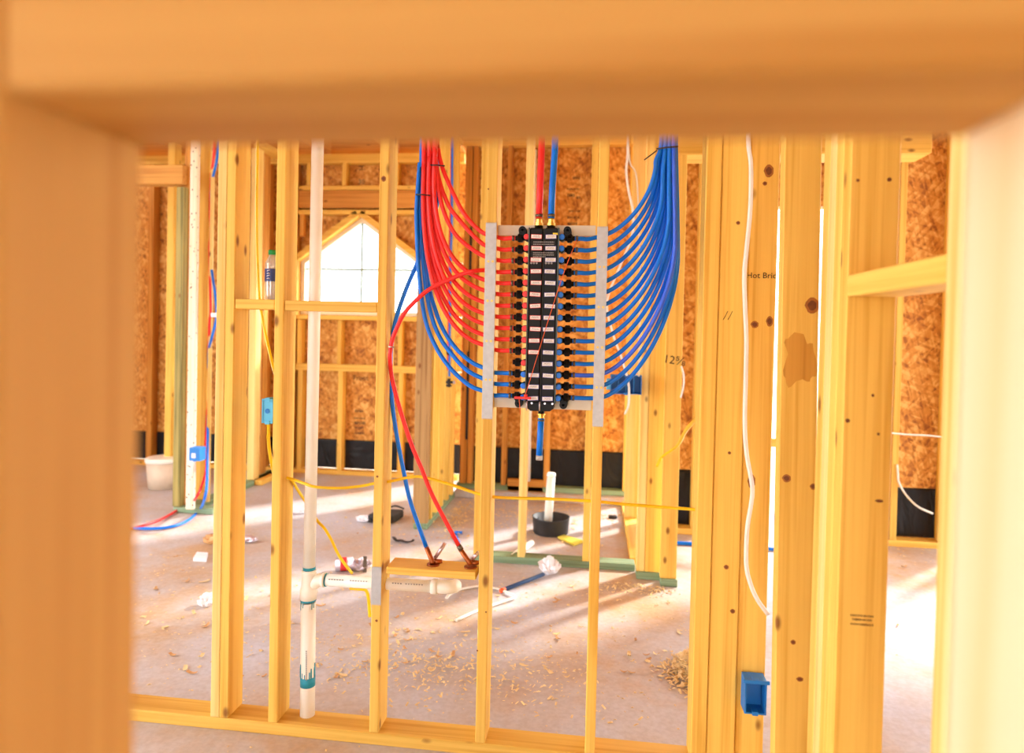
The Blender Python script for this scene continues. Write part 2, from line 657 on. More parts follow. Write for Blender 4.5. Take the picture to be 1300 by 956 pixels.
# ---- wall_front: the stud bay the photograph is taken through
wf = empty('wall_front', (0, .25, 0), kind='structure')
FY0, FY1 = .25, .339
xl = at(180, 420, FY1).x
xr = at(1215, 420, FY1).x
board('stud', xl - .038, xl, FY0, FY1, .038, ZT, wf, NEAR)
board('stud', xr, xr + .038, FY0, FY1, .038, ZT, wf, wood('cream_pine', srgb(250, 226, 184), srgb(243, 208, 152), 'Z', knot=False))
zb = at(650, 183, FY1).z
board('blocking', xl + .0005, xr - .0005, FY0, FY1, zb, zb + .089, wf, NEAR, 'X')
plates(wf, -1.2, 1.0, FY0, FY1)
board('stud', xl - .46, xl - .422, FY0, FY1, .038, ZT, wf)

# ---- wall_center: the partition that carries the manifold
WC0, WC1 = 2.0, 2.089
wc = empty('wall_center', (0, WC0, 0), kind='structure')
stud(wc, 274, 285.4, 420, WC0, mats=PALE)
stud(wc, 285.6, 297, 420, WC0)
stud(wc, 348, 359.8, 420, WC0)
S2 = stud(wc, 478, 490, 420, WC0)
S3 = stud(wc, 611.5, 624.5, 550, WC0)
S4 = stud(wc, 751.4, 764.5, 580, WC0)
S5 = stud(wc, 891, 910.7, 430, WC0)
SA = stud(wc, 911.2, 947, 430, WC0 + .004, .038)
SB = stud(wc, 947.4, 983.6, 430, WC0 + .012, .038)
x = lambda u, v=420, y=WC0: at(u, v, y).x
plates(wc, x(120), SB.location.x + .05, WC0, WC1)
board('stud', x(120), x(120) + .038, WC0, WC1, .038, ZT, wc)
# blocks between the studs
board('blocking', x(297.3), x(347.7), WC0 + .002, WC0 + .087, at(325, 392.5, WC0).z, at(325, 380, WC0).z, wc, None, 'X')
board('blocking', x(360.2), x(477.7), WC0 + .002, WC0 + .036, at(420, 395.5, WC0).z, at(420, 382.3, WC0).z, wc, None, 'X')
SH = board('stub_board', x(490.3, 722), x(604, 730), WC0, WC1, at(548, 733, WC0).z, at(548, 723.3, WC0).z, wc, None, 'X')
SHZ = at(548, 723.3, WC0).z

# ---- wall_right: the side wall running towards the viewer
wr = empty('wall_right', (.45, 1.0, 0), kind='structure')
b0 = 1.355
xD0, xD1 = at(1073, 430, b0).x, at(1137, 430, b0).x
for k in range(4):
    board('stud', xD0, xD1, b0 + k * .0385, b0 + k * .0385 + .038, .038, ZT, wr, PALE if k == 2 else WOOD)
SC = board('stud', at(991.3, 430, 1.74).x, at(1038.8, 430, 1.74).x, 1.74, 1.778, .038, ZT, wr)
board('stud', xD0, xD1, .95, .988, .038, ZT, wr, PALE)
board('stud', xD0, xD1, .55, .588, .038, ZT, wr)
zb0 = at(1081, 376.5, b0).z
board('blocking', xD0, xD1, .9885, b0 - .0005, zb0, zb0 + .04, wr, None, 'Y')
board('bottom_plate', xD0, xD1, .34, 1.99, 0, .0375, wr, None, 'Y')
board('top_plate', xD0, xD1, .34, 1.99, ZT, ZT + .038, wr, None, 'Y')

# ---- wall_middle: front of the tub alcove, on a green treated plate
MY = 3.68
wm = empty('wall_middle', (0, MY, 0), kind='structure')
stud(wm, 601, 609.5, 690, MY)
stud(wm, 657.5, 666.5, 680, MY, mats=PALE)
stud(wm, 741, 749.5, 640, MY)
xa, xb = at(600, 715, MY).x, at(806, 722, MY).x
board('bottom_plate', xa, xb, MY, MY + .089, 0.0, .0375, wm, TREAT, 'X')
board('top_plate', xa, xb + 1.2, MY, MY + .089, ZT, ZT + .038, wm, None, 'X')
y1, y2 = 3.58, 3.50
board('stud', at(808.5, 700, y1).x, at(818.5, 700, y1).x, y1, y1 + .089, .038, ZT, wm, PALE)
board('stud', at(819, 700, y1).x, at(838.3, 700, y1).x, y1, y1 + .038, .038, ZT, wm)
P3 = board('stud', at(838.8, 700, y2).x, at(859.5, 700, y2).x, y2, y2 + .038, .038, at(850, 197, y2).z, wm)
board('bottom_plate', at(808, 725, y1).x, at(838, 725, y1).x, y1 - .01, y1 + .095, 0.0, .0375, wm, TREAT, 'X')
board('bottom_plate', at(838.8, 730, y2).x, at(860, 730, y2).x, y2 - .01, y2 + .068, 0.0, .0375, wm, TREAT, 'X')
zh = at(850, 197, y2).z
board('header', at(832, 197, y2).x, at(832, 197, y2).x + 1.3, y2, y2 + .18, zh, zh + .24, wm, None, 'X')
text('stamp_text', '12⅝', at(856.5, 458, y2 - .0006), .058, M['ink'], P3, tilt=.15)

# ---- alcove side walls
XL1 = -1.03
wal = empty('wall_alcove_left', (XL1, 4.6, 0), kind='structure')
board('post', XL1 - .095, XL1, 4.2, 4.24, .038, ZT, wal, GREYW, 'Z')
for yy in (4.3, 4.46, 4.62, 4.8, 4.96):
    board('stud', XL1 - .089, XL1, yy, yy + .038, .038, ZT, wal)
board('stud', XL1 - .089, XL1 - .05, 5.0, 5.09, .038, ZT, wal, TAN)
board('bottom_plate', XL1 - .089, XL1, 4.2, 5.09, 0, .0375, wal, TREAT, 'Y')
board('top_plate', XL1 - .089, XL1, 4.2, 5.09, ZT, ZT + .038, wal, None, 'Y')
war = empty('wall_alcove_right', (.22, 4.4, 0), kind='structure')
board('stud', .215, .304, 4.6, 4.638, .038, ZT, war, PALE)  # pale wood stands in for sunlight on the stud edge
board('bottom_plate', .215, .304, 3.79, 5.09, 0, .0375, war, WOOD, 'Y')
board('top_plate', .215, .304, 3.79, 5.09, ZT, ZT + .038, war, None, 'Y')

# ---- wall_back_alcove
AY = 5.1
wb = empty('wall_back_alcove', (-.4, AY, 0), kind='structure')
xA0, xA1 = XL1, at(802.5, 500, AY).x
curb = MB().box(xA0, xA1 + .05, AY - .06, AY + .11, 0, .06, .006).build('curb', M['concrete'], wb)
board('bottom_plate', xA0, xA1, AY, AY + .089, .0605, .0985, wb, TREAT, 'X')
board('top_plate', xA0, xA1, AY, AY + .089, ZT, ZT + .038, wb, None, 'X')
board('top_plate', xA0, xA1, AY, AY + .089, ZT + .0385, ZT + .077, wb, None, 'X')
for uL, uR, v, mt in ((588, 596, 400, TAN), (597, 603, 400, TAN), (642, 648, 330, TAN), (690, 697, 600, TAN), (742, 750, 600, WOOD), (792, 801, 560, WOOD)):
    stud(wb, uL, uR, v, AY, z0=.099, mats=mt)
board('blocking', at(644, 620, AY).x, at(689.5, 620, AY).x, AY, AY + .038, at(665, 624, AY).z, at(665, 609, AY).z, wb, TAN, 'X')
xm = at(645, 400, AY).x
pA = board('osb_panel', xA0, xm - .0003, AY + .105, AY + .117, .06, 2.74, wb, OSB, 'Z', 0)
pB = board('osb_panel', xm + .0003, xA1, AY + .105, AY + .117, .06, 2.74, wb, OSB, 'Z', 0)


def sheeting(parent, x0, x1, y, z0, z1, amp=.007):
    mb = MB()
    nx, nz = max(6, int((x1 - x0) * 26)), 14
    V = []
    for i in range(nx + 1):
        for j in range(nz + 1):
            X, Z = x0 + (x1 - x0) * i / nx, z0 + (z1 - z0) * j / nz
            o = noise.noise(Vector((X * 7 + Z * 4, y, Z * 3 - X * 2))) * amp
            V.append((X, y + o, Z))
    n = nz + 1
    mb.add(V, [(i * n + j, (i + 1) * n + j, (i + 1) * n + j + 1, i * n + j + 1) for i in range(nx) for j in range(nz)], True)
    o = mb.build('plastic_sheeting', M['sheet'], parent)
    md = o.modifiers.new('thick', 'SOLIDIFY'); md.thickness = .002
    return o


sheeting(wb, xA0, xA1, AY + .096, .07, at(760, 576, AY).z)
for (u, v, w, h) in ((732, 226, 9, 4), (728, 240, 15, 2.5), (725, 248, 9, 4), (734, 251, 4, 4), (730, 268, 16, 2), (728, 276, 15, 3), (726, 284, 11, 4)):
    bars(pB, u, v, AY + .1042, w, h, M['ink'])

# ---- wall_back with the gabled window
BY = 5.6
BO = BY + .095
wk = empty('wall_back', (-2, BY, 0), kind='structure')
X = lambda u, v=400: at(u, v, BY).x
Z = lambda u, v: at(u, v, BY).z
wx0, wx1 = X(376), X(531)
wz0, wzs, wza = Z(450, 400), Z(450, 331), Z(455, 274)
wxm = (wx0 + wx1) / 2
xB0, xB1 = -4.35, XL1 - .09
for nm, a, b2 in (('left', xB0, -3.1), ('mid', -3.0995, wx0)):
    board('osb_panel', a, b2, BO, BO + .012, .04, 2.74, wk, OSB, 'Z', 0)
zseam = Z(450, 470)
pLow = board('osb_panel', wx0 + .002, xB1, BO, BO + .012, .04, zseam, wk, OSB, 'X', 0)
board('osb_panel', wx0 + .002, xB1, BO, BO + .012, zseam + .004, wz0, wk, OSB, 'X', 0)
MB().prism_xz([(wx0 + .002, wzs), (wxm, wza), (wxm, 2.74), (wx0 + .002, 2.74)], BO, BO + .012).build('osb_panel', OSB, wk)
pTop = MB().prism_xz([(wxm + .002, wza), (wx1, wzs), (xB1, wzs), (xB1, 2.74), (wxm + .002, 2.74)], BO, BO + .012).build('osb_panel', OSB, wk)
board('osb_panel', wx1, xB1, BO, BO + .012, wz0 + .002, wzs - .002, wk, OSB, 'Z', 0)
board('bottom_plate', xB0, xB1, BY, BY + .089, 0, .0375, wk, None, 'X')
board('top_plate', xB0, xB1, BY, BY + .089, ZT, ZT + .038, wk, None, 'X')
board('top_plate', xB0, xB1, BY, BY + .089, ZT + .0385, ZT + .077, wk, None, 'X')
# full studs
board('stud', -3.12, -3.082, BY, BY + .089, .038, ZT, wk, TAN, 'Z')
for uu in (187, 211, 250, 290, 303, 333):
    stud(wk, uu, uu + 6.5, 400, BY, mats=TAN)
stud(wk, 368.5, 375.5, 400, BY, mats=TAN)
stud(wk, 532, 538, 400, BY)
# header assembly over the window
hx0, hx1 = X(376.2), X(531.5)
z_a, z_b = Z(450, 239.5), Z(450, 243.5)
board('header_plate', hx0, hx1, BY, BY + .089, Z(450, 241), Z(450, 235.5), wk, None, 'X')
board('header', hx0, hx1, BY + .003, BY + .04, Z(450, 264), Z(450, 241.5), wk, TAN, 'X')
board('header_plate', hx0, hx1, BY, BY + .089, Z(450, 272), Z(450, 266.5), wk, None, 'X')
for uu in (389, 434, 500):
    board('cripple_stud', X(uu, 220), X(uu + 5.5, 220), BY, BY + .089, Z(450, 235.2), ZT, wk, None, 'Z')
# sill, lower rail and cripples
board('sill', hx0, hx1, BY, BY + .089, Z(450, 406.5), Z(450, 401), wk, None, 'X')
zr0, zr1 = Z(450, 472), Z(450, 463)
board('rail', hx0, hx1, BY, BY + .06, zr0, zr1, wk, None, 'X')
for uu in (377, 428, 505):
    board('cripple_stud', X(uu, 540), X(uu + 6, 540), BY, BY + .089, .038, zr0 - .0005, wk, None, 'Z')
    board('cripple_stud', X(uu, 440), X(uu + 5, 440), BY, BY + .089, zr1 + .0005, Z(450, 407), wk, None, 'Z')


def slanted(parent, p, q, th, y0, y1, name, mat, side=1):
    p, q = Vector((p[0], p[1])), Vector((q[0], q[1]))
    d = (q - p).normalized()
    n = Vector((-d.y, d.x)) * th * side
    return MB().prism_xz([(p.x, p.y), (q.x, q.y), (q.x + n.x, q.y + n.y), (p.x + n.x, p.y + n.y)], y0, y1).build(name, mat, parent)


slanted(wk, (wx0 - .01, wzs - .01), (wxm, wza + .005), .05, BY, BY + .089, 'rafter_block', WOOD['X'])
slanted(wk, (wxm, wza + .005), (wx1 + .01, wzs - .01), .05, BY, BY + .089, 'rafter_block', WOOD['X'])
for uu, zt in ((380, Z(450, 300)), (524, Z(450, 305))):
    board('cripple_stud', X(uu, 300), X(uu + 5, 300), BY, BY + .06, zt, Z(450, 272.3), wk, TAN, 'Z')
sheeting(wk, -2.75, xB1, BO - .008, .04, Z(450, 561))
sheeting(wk, xB0, -2.76, BO - .008, .04, Z(450, 561))
text('stamp_text', '30', at(459, 231, BO - .001), .062, M['ink'], pTop)
for v, w in ((211, 8), (215, 8)):
    bars(pTop, 459, v, BO - .001, w, 2, M['ink'])
text('stamp_text', 'Front', at(458, 480, BO - .001), .06, M['ink'], pLow)
for v, w, h in ((522, 11, 3.5), (531, 13, 2), (537, 13, 4), (543, 12, 2), (550, 13, 3.5)):
    bars(pLow, 456, v, BO - .001, w, h, M['ink'])

# window_1
win = empty('window_1', (wxm, BO, wz0), kind='structure')
penta = [(wx0, wz0), (wx1, wz0), (wx1, wzs), (wxm, wza), (wx0, wzs)]
cx, cz = wxm, (wz0 + wzs) / 2 + .06


def inset(poly, t):
    out = []
    n = len(poly)
    for i in range(n):
        a, b2, c = Vector(poly[i - 1]), Vector(poly[i]), Vector(poly[(i + 1) % n])
        d1, d2 = (b2 - a).normalized(), (c - b2).normalized()
        n1, n2 = Vector((-d1.y, d1.x)), Vector((-d2.y, d2.x))
        bi = (n1 + n2).normalized()
        k = t / max(.2, bi.dot(n1))
        out.append((b2.x + bi.x * k, b2.y + bi.y * k))
    return out


inn = inset(penta, .035)
inn2 = inset(penta, .034)
for i in range(5):
    j = (i + 1) % 5
    MB().prism_xz([penta[i], penta[j], inn[j], inn[i]], BO - .01, BO + .05).build('window_frame', M['vinyl'], win)
MB().prism_xz(inn2, BO + .018, BO + .024).build('pane', M['glass'], win)
MB().box(wxm - .011, wxm + .011, BO + .012, BO + .017, wz0 + .03, wza - .04).build('muntin', M['muntin'], win)
zz = Z(460, 341)
MB().box(wx0 + .03, wx1 - .03, BO + .0175, BO + .0178 + .004, zz - .011, zz + .011).build('muntin', M['muntin'], win)

# ---- wall_right_back: far wall of the room on the right, with a doorway
RY = 4.42
wq = empty('wall_right_back', (1.5, RY, 0), kind='structure')
q = lambda u, v=430: at(u, v, RY).x
dx0, dx1 = q(906), q(1112)
dzt = at(1040, 262, RY).z
xq0 = .33
board('osb_panel', xq0, dx0, RY + .095, RY + .107, .02, 2.74, wq, OSB, 'Z', 0)
board('osb_panel', dx0 + .002, dx1 - .002, RY + .095, RY + .107, dzt, 2.74, wq, OSB, 'X', 0)
board('osb_panel', dx1, 2.249, RY + .095, RY + .107, .02, 2.74, wq, OSB, 'Z', 0)
ex0, ex1 = 2.28, 3.35                    # unseen second doorway, added to let sun onto the right floor
board('stud', ex0 - .039, ex0, RY, RY + .089, .038, ZT, wq)
board('stud', ex1, ex1 + .038, RY, RY + .089, .038, ZT, wq)
board('osb_panel', ex0 - .03, ex1, RY + .095, RY + .107, 2.15, 2.74, wq, OSB, 'X', 0)
board('header', ex0 + .001, ex1 - .001, RY, RY + .089, 2.15, 2.34, wq, TAN, 'X')
board('osb_panel', ex1 + .0005, 4.2, RY + .095, RY + .107, .02, 2.74, wq, OSB, 'Z', 0)
board('bottom_plate', xq0, dx0, RY, RY + .089, 0, .0375, wq, None, 'X')
board('bottom_plate', dx1, 2.28, RY, RY + .089, 0, .0375, wq, None, 'X')
board('top_plate', xq0, 4.2, RY, RY + .089, ZT, ZT + .038, wq, None, 'X')
board('top_plate', xq0, 4.2, RY, RY + .089, ZT + .0385, ZT + .077, wq, None, 'X')
for uL in (884, 897, 1113, 1137.5, 1203.5, 1274):
    stud(wq, uL, uL + 8.5, 430, RY, mats=WOOD)
board('header', dx0, dx1, RY, RY + .089, dzt, dzt + .19, wq, TAN, 'X')
board('rail', dx0 + .001, dx1 - .001, RY + .02, RY + .058, at(1040, 571, RY).z, at(1040, 560, RY).z, wq, None, 'X')
sheeting(wq, dx1, 2.24, RY + .0925, .04, at(1170, 624, RY).z, .002)
sheeting(wq, xq0, dx0, RY + .0925, .04, at(872, 600, RY).z, .002)

# ---- wall_left: door frame on the left, seen past the near stud
wl = empty('wall_left', (-2.6, 4.3, 0), kind='structure')
stud(wl, 210.5, 219, 400, 4.9, z0=.038, mats=WOOD)
stud(wl, 222, 231.5, 400, 4.25, z0=.04, mats=OLIVE, z1=at(225, 237, 4.25).z)
stud(wl, 232, 238.5, 400, 4.3, z0=.04, mats=TAN)
stud(wl, 238.8, 248.5, 400, 4.2, .028, z0=.04, mats=LITW)
stud(wl, 251.5, 263.5, 400, 4.45, .03, z0=.04, mats=WOOD)
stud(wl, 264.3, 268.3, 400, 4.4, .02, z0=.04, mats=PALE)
hx = at(232, 220, 4.25)
board('header', -4.3, at(231.8, 230, 4.25).x, 4.25, 4.339, at(226, 233.5, 4.25).z, at(226, 209, 4.25).z, wl, TAN, 'X')
board('top_plate', -4.3, at(270, 200, 4.25).x, 4.25, 4.339, ZT, ZT + .038, wl, None, 'X')
board('bottom_plate', at(220, 650, 4.25).x, at(270, 645, 4.25).x, 4.25, 4.339, 0, .0375, wl, TREAT, 'X')
board('bottom_plate', at(250, 640, 4.45).x, at(250, 640, 4.45).x + .09, 4.345, 5.5, 0, .0375, wl, TREAT, 'Y')
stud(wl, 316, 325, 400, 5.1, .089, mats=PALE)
stud(wl, 327, 333, 450, 5.3, .089, mats=TAN)
board('bottom_plate', at(316, 600, 5.1).x, at(333, 600, 5.1).x, 5.09, 5.5, 0, .0375, wl, None, 'Y')
board('top_plate', at(316, 600, 5.1).x, at(333, 600, 5.1).x, 5.09, 5.5, ZT, ZT + .038, wl, None, 'Y')

# ================================================================== MANIFOLD
PX = WC0 / F * 1.0
ROWV = [301 + 14.57 * i for i in range(15)]
rz = [at(690, v, 1.985).z for v in ROWV]
xc = at(691, 301, 1.985).x
mf = empty('water_manifold', (xc, 2.0, rz[-1]), 'tall black plastic water distribution manifold with two columns of valves between the studs', 'manifold')
ztop, zbot = at(690, 290, 1.985).z, at(688, 511, 1.985).z
YF, YBk = 1.968, 2.034
MB().box(xc - .0415, xc - .0015, YF, YBk, zbot, ztop, .004).build('body', M['black'], mf)
MB().box(xc + .0015, xc + .0415, YF, YBk, zbot, ztop, .004).build('body', M['black'], mf)
MB().box(xc - .003, xc + .003, YF + .004, YBk - .002, zbot + .002, ztop - .002).build('seam_strip', M['black2'], mf)
lip = MB()
for sx in (-1, 1):
    lip.box(xc + sx * .0425 - .002, xc + sx * .0425 + .002, YF - .001, YF + .02, zbot, ztop, .0008)
lip.build('edge_rib', plain('dark_green_edge', srgb(48, 58, 50), .4), mf)
# lower end cap with clips
MB().prism_xz([(xc - .039, zbot), (xc + .039, zbot), (xc + .039, zbot - .016), (xc + .028, zbot - .024), (xc - .028, zbot - .024), (xc - .039, zbot - .016)], YF + .004, YBk - .004).build('end_cap', M['black'], mf)
clip0 = None
for ox in (-.038, -.001):
    MB().tube([(xc + ox, YF - .002, zbot + .004), (xc + ox, YF - .004, zbot - .006), (xc + ox, YF - .002, zbot - .022)], .0022, 6).build('clip', M['silver'], mf)
for ox in (-.024, .014, .036):
    MB().tube([(xc + ox, YF + .002, zbot - .001), (xc + ox, YF - .003, zbot - .001)], .003, 8).build('screw', M['silver'], mf)
# rails behind
xs3 = at(629, 300, 2.0).x
xs4 = at(756, 300, 2.0).x
for v0, v1 in ((286, 299), (506, 519)):
    MB().box(xs3, xs4, 2.036, 2.046, at(690, v1, 2.036).z, at(690, v0, 2.036).z, .0008).build('mounting_rail', M['rail'], mf)
# ears
for sx in (-1, 1):
    for zc, s2 in ((at(690, 291.5, 1.985).z, 1), (at(690, 514, 1.985).z, -1)):
        ex = xc + sx * .066
        ear = MB()
        ring = 14
        V, Fc = [], []
        for yv in (2.0, 2.034):
            for k in range(ring):
                a = 2 * math.pi * k / ring
                V.append((ex + math.cos(a) * .0115, yv, zc + math.sin(a) * .0125))
            for k in range(ring):
                a = 2 * math.pi * k / ring
                V.append((ex + math.cos(a) * .0042, yv, zc + math.sin(a) * .0045))
        R = ring
        for k in range(R):
            k2 = (k + 1) % R
            Fc += [(k, k2, R + k2, R + k), (2 * R + k, 3 * R + k, 3 * R + k2, 2 * R + k2), (k, 2 * R + k, 2 * R + k2, k2), (R + k, R + k2, 3 * R + k2, 3 * R + k)]
        ear.add(V, Fc)
        ear.box(ex - .011, ex + .011, 2.005, 2.034, min(zc, zc - s2 * .02), max(zc, zc - s2 * .02), .002)
        ear.build('mounting_ear', M['black'], mf)

YA = 2.014                                   # axis of the outlet fittings


def fitting_mb(sx):
    mb = MB()
    # round valve barrel facing the room, neck, hex nut, nose
    mb.tube([(sx * .051, 2.03 - YA, 0), (sx * .051, 1.984 - YA, 0)], .0098, 14)
    mb.tube([(sx * .040, 0, 0), (sx * .066, 0, 0)], .0075, 12)
    mb.tube([(sx * .0635, 0, 0), (sx * .0655, 0, 0), (sx * .0665, 0, 0), (sx * .078, 0, 0), (sx * .079, 0, 0), (sx * .0812, 0, 0)],
            [.009, .0118, .0142, .0142, .013, .0102], 6, smooth=False)
    mb.tube([(sx * .081, 0, 0), (sx * .0875, 0, 0)], .0075, 10)
    return mb


def knob_mb(sx):
    mb = MB()
    mb.tube([(sx * .051, 1.9845 - YA, 0), (sx * .051, 1.977 - YA, 0), (sx * .051, 1.9745 - YA, 0)], [.0086, .0086, .0074], 16)
    mb.box(sx * .051 - .0014, sx * .051 + .0014, 1.9725 - YA, 1.975 - YA, -.0055, .0055)
    return mb


def label_mb():
    return MB().box(-.0158, .0158, -.0004, .0004, -.0062, .0062)


fit_src, knob_src = {}, {}
lab_src = {}
LEFT_TILT = [.03, 0, .02, -.02, 0, .06, -.07, 0, .03, -.02, 0, 0, .0, .0, -.06]
RIGHT_TILT = [-.02, 0, 0, .02, .04, -.04, .05, 0, -.04, 0, .02, -.02, .05, -.02, -.03]
for i, z in enumerate(rz):
    for sx in (-1, 1):
        c = (xc, YA, z)
        kc = 'red' if (sx < 0 and i < 12) else 'blue'
        if sx not in fit_src:
            f = fitting_mb(sx)
            for w in f.v: w += Vector(c)
            fo = f.build('outlet_valve', M['black'], mf, origin=c)
            fit_src[sx] = fo
        else:
            fo = share(fit_src[sx], 'outlet_valve', c, mf)
        if (sx, kc) not in knob_src:
            k = knob_mb(sx)
            for w in k.v: w += Vector(c)
            ko = k.build('valve_dial', M[kc], fo, origin=c)
            tag(ko, label=kc + ' round valve dial with a raised grip')
            knob_src[(sx, kc)] = ko
        else:
            ko = share(knob_src[(sx, kc)], 'valve_dial', c, fo)
        if sx < 0 and i == 11:
            continue
        bc = 'labelred' if (sx < 0 and i < 12) else 'labelblue'
        lx = xc + sx * .0205 + random.uniform(-.002, .002)
        lc = (lx, YF - .0008, z - .001)
        if bc not in lab_src:
            lm = label_mb()
            for w in lm.v: w += Vector(lc)
            lo = lm.build('label', M[bc], mf, origin=lc)
            fm = MB().box(-.0145, .0145, -.0008, -.0003, -.0049, .0049)
            for w in fm.v: w += Vector(lc)
            fo2 = fm.build('label_face', M['labelwhite'], lo, origin=lc)
            pm = MB()
            for zz0, wdt in ((.0018, .010), (-.0016, .0115)):
                xx = -wdt
                while xx < wdt:
                    st = random.uniform(.001, .0035)
                    pm.box(xx, min(wdt, xx + st), -.0011, -.0007, zz0 - .0009, zz0 + .0009)
                    xx += st + .0008
            for w in pm.v: w += Vector(lc)
            po = pm.build('label_print', M['print_grey'], lo, origin=lc)
            lab_src[bc] = (lo, fo2, po)
        else:
            s = lab_src[bc]
            lo = share(s[0], 'label', lc, mf)
            share(s[1], 'label_face', lc, lo)
            share(s[2], 'label_print', lc, lo)
        lo.rotation_euler = (0, (LEFT_TILT if sx < 0 else RIGHT_TILT)[i], 0)
# fine print on the upper body
for v, wd, off in ((307.3, .03, 0), (310.2, .03, 0), (321, .03, 0), (323.6, .03, 0), (326, .018, -.012)):
    fp = MB()
    xx = -wd + off
    zl = at(690, v, YF).z
    while xx < wd + off:
        st = random.uniform(.0015, .005)
        fp.box(xc + xx, xc + min(wd + off, xx + st), YF - .0006, YF - .0001, zl - .0013, zl + .0013)
        xx += st + .0011
    tag(fp.build('fine_print', M['print_grey'], mf), kind=None)
for k, ox in enumerate((-.035, -.027, -.019, .008, .016, .024)):
    zl = at(690, 334, YF).z
    MB().tube([(xc + ox, YF - .0001, zl), (xc + ox, YF - .0007, zl)], .0032, 10).build('warning_icon', M['print_grey'], mf)
zl = at(704, 297, YF).z
MB().box(xc + .026, xc + .04, YF - .0007, YF - .0001, zl - .003, zl + .003).build('sticker', M['sticker'], mf)
# inlets on top, drain stub below
for du, col, u0p, u1p in ((684, 'red', 684.5, 687.6), (699.5, 'blue', 699.5, 704.5)):
    bx = at(du, 290, YA).x
    zc = ztop
    MB().tube([(bx, YA, zc - .01), (bx, YA, zc + .004), (bx, YA, zc + .005), (bx, YA, zc + .012)], [.0135, .0135, .0125, .0125], 16).build('inlet_collar', M['black'], mf)
    MB().tube([(bx, YA, zc + .012), (bx, YA, zc + .02), (bx, YA, zc + .021), (bx, YA, zc + .03), (bx, YA, zc + .034)], [.0125, .0125, .0095, .0095, .008], 8, smooth=False).build('inlet_fitting', M['brass'], mf)
    t = MB().tube([(bx, YA, zc + .0342), (bx + .001, YA + .002, zc + .12), at(u1p, 190, YA + .02), at(u1p + 7, -165, YA + .03)], .0098, 12).build(col + '_supply_tube', M[col])
    tag(t, ('thick red supply tube rising from the top of the black manifold' if col == 'red' else 'thick blue supply tube rising from the top of the black manifold'), 'tube')
    MB().tube([(bx, YA, zc + .0375), (bx, YA, zc + .0455)], .0112, 14).build('crimp_ring', M['ring'], t)
bx = at(687, 530, YA).x
zb_ = zbot - .024
MB().tube([(bx, YA, zb_), (bx, YA, zb_ - .012)], .009, 12).build('drain_collar', M['black'], mf)
MB().tube([(bx, YA, zb_ - .012), (bx, YA, zb_ - .016), (bx, YA, zb_ - .017), (bx, YA, zb_ - .025)], [.0125, .0125, .009, .009], 8, smooth=False).build('drain_fitting', M['brass'], mf)
t = MB().tube([(bx, YA, zb_ - .0255), (bx - .003, YA, at(686, 578, YA).z)], .0095, 12).build('blue_drain_tube', M['blue'])
tag(t, 'short blue tube stub hanging below the manifold with a clear end', 'tube')
MB().tube([(bx - .003, YA, at(686, 578, YA).z - .0003), (bx - .003, YA, at(686, 584, YA).z)], .0102, 12).build('clear_end_cap', M['bottle'], t)
MB().tube([(bx, YA, zb_ - .029), (bx, YA, zb_ - .034)], .0108, 12).build('crimp_ring', M['ring'], t)

# ---- nail plates on the studs
ORD = ['first', 'second', 'third', 'fourth', 'fifth', 'sixth', 'seventh', 'eighth', 'ninth', 'tenth', 'eleventh', 'twelfth', 'thirteenth', 'fourteenth', 'fifteenth']


def nail_plate(st_o, v0, v1, u, label, rows, ym):
    cxp = st_o.location.x + WL[st_o.parent.name].x
    z1_, z0_ = at(u, v0, WC0).z, at(u, v1, WC0).z
    w = (st_o.dimensions.x if st_o.dimensions.x else .03) / 2 + .0008
    o = MB().box(cxp - w, cxp + w, WC0 - .0022, WC0 - .0004, z0_, z1_, .0005).build('nail_plate', M['steel'])
    tag(o, label, 'plate', 'steel nail plates on the stud fronts')
    teeth = MB()
    n = 6
    for k in range(n):
        xx = cxp - w + (k + .5) * 2 * w / n
        for zz_, s in ((z0_, -1), (z1_, 1)):
            teeth.add([(xx - .002, WC0 - .0018, zz_), (xx + .002, WC0 - .0018, zz_), (xx, WC0 - .0012, zz_ + s * .004), (xx, WC0 - .0022, zz_ + s * .0035)], [(0, 1, 2), (0, 3, 1), (0, 2, 3), (1, 3, 2)])
    teeth.build('plate_teeth', M['steel'], o)
    for rv in rows:
        for ox in (-.006, .007):
            zz_ = at(u, rv, WC0).z
            MB().tube([(cxp + ox, WC0 - .0023, zz_), (cxp + ox, WC0 - .0045, zz_)], .0036, 8).build('screw', M['screw'], o)
    return o


nail_plate(S3, 283.5, 531, 620, 'grey steel nail plate on the stud left of the manifold', (332, 382, 433, 482), 0)
nail_plate(S4, 288.5, 541, 763, 'grey steel nail plate on the stud right of the manifold', (339, 390, 441, 492), 0)
nail_plate(S2, 720, 767, 477, 'short grey steel nail plate low on the stud beside the cream drain pipe', (), 0)


# ---- flexible tubes
def bez(P, n=12):
    out = []
    for k in range(n + 1):
        t = k / n
        out.append(P[0] * (1 - t) ** 3 + P[1] * 3 * t * (1 - t) ** 2 + P[2] * 3 * t * t * (1 - t) + P[3] * t ** 3)
    return out


def pex(name, pts, mat, label, group=None, r=.0066, cat='tube', parent=None):
    o = MB().tube(pts, r, 10).build(name, M[mat], parent)
    return tag(o, label, cat, group)


YS = 2.03
red_end_v = [296, 310.5, 325, 343, 355, 368.5, 383.5, 397.8, 411, 425, 438]
blue_end_v = [467, 481, 496.5]
ports_left = list(range(11)) + [12, 13, 14]


def port_start(i, sx):
    z = rz[i]
    return [Vector((xc + sx * .0878, YA, z)), Vector((xc + sx * .105, YA, z)), Vector((xc + sx * .125, YA + .006, z - .0005))]


def ring_at(i, sx, o):
    z = rz[i]
    MB().tube([(xc + sx * .0905, YA, z), (xc + sx * .0975, YA, z)], .0085, 12).build('crimp_ring', M['ring'], o)


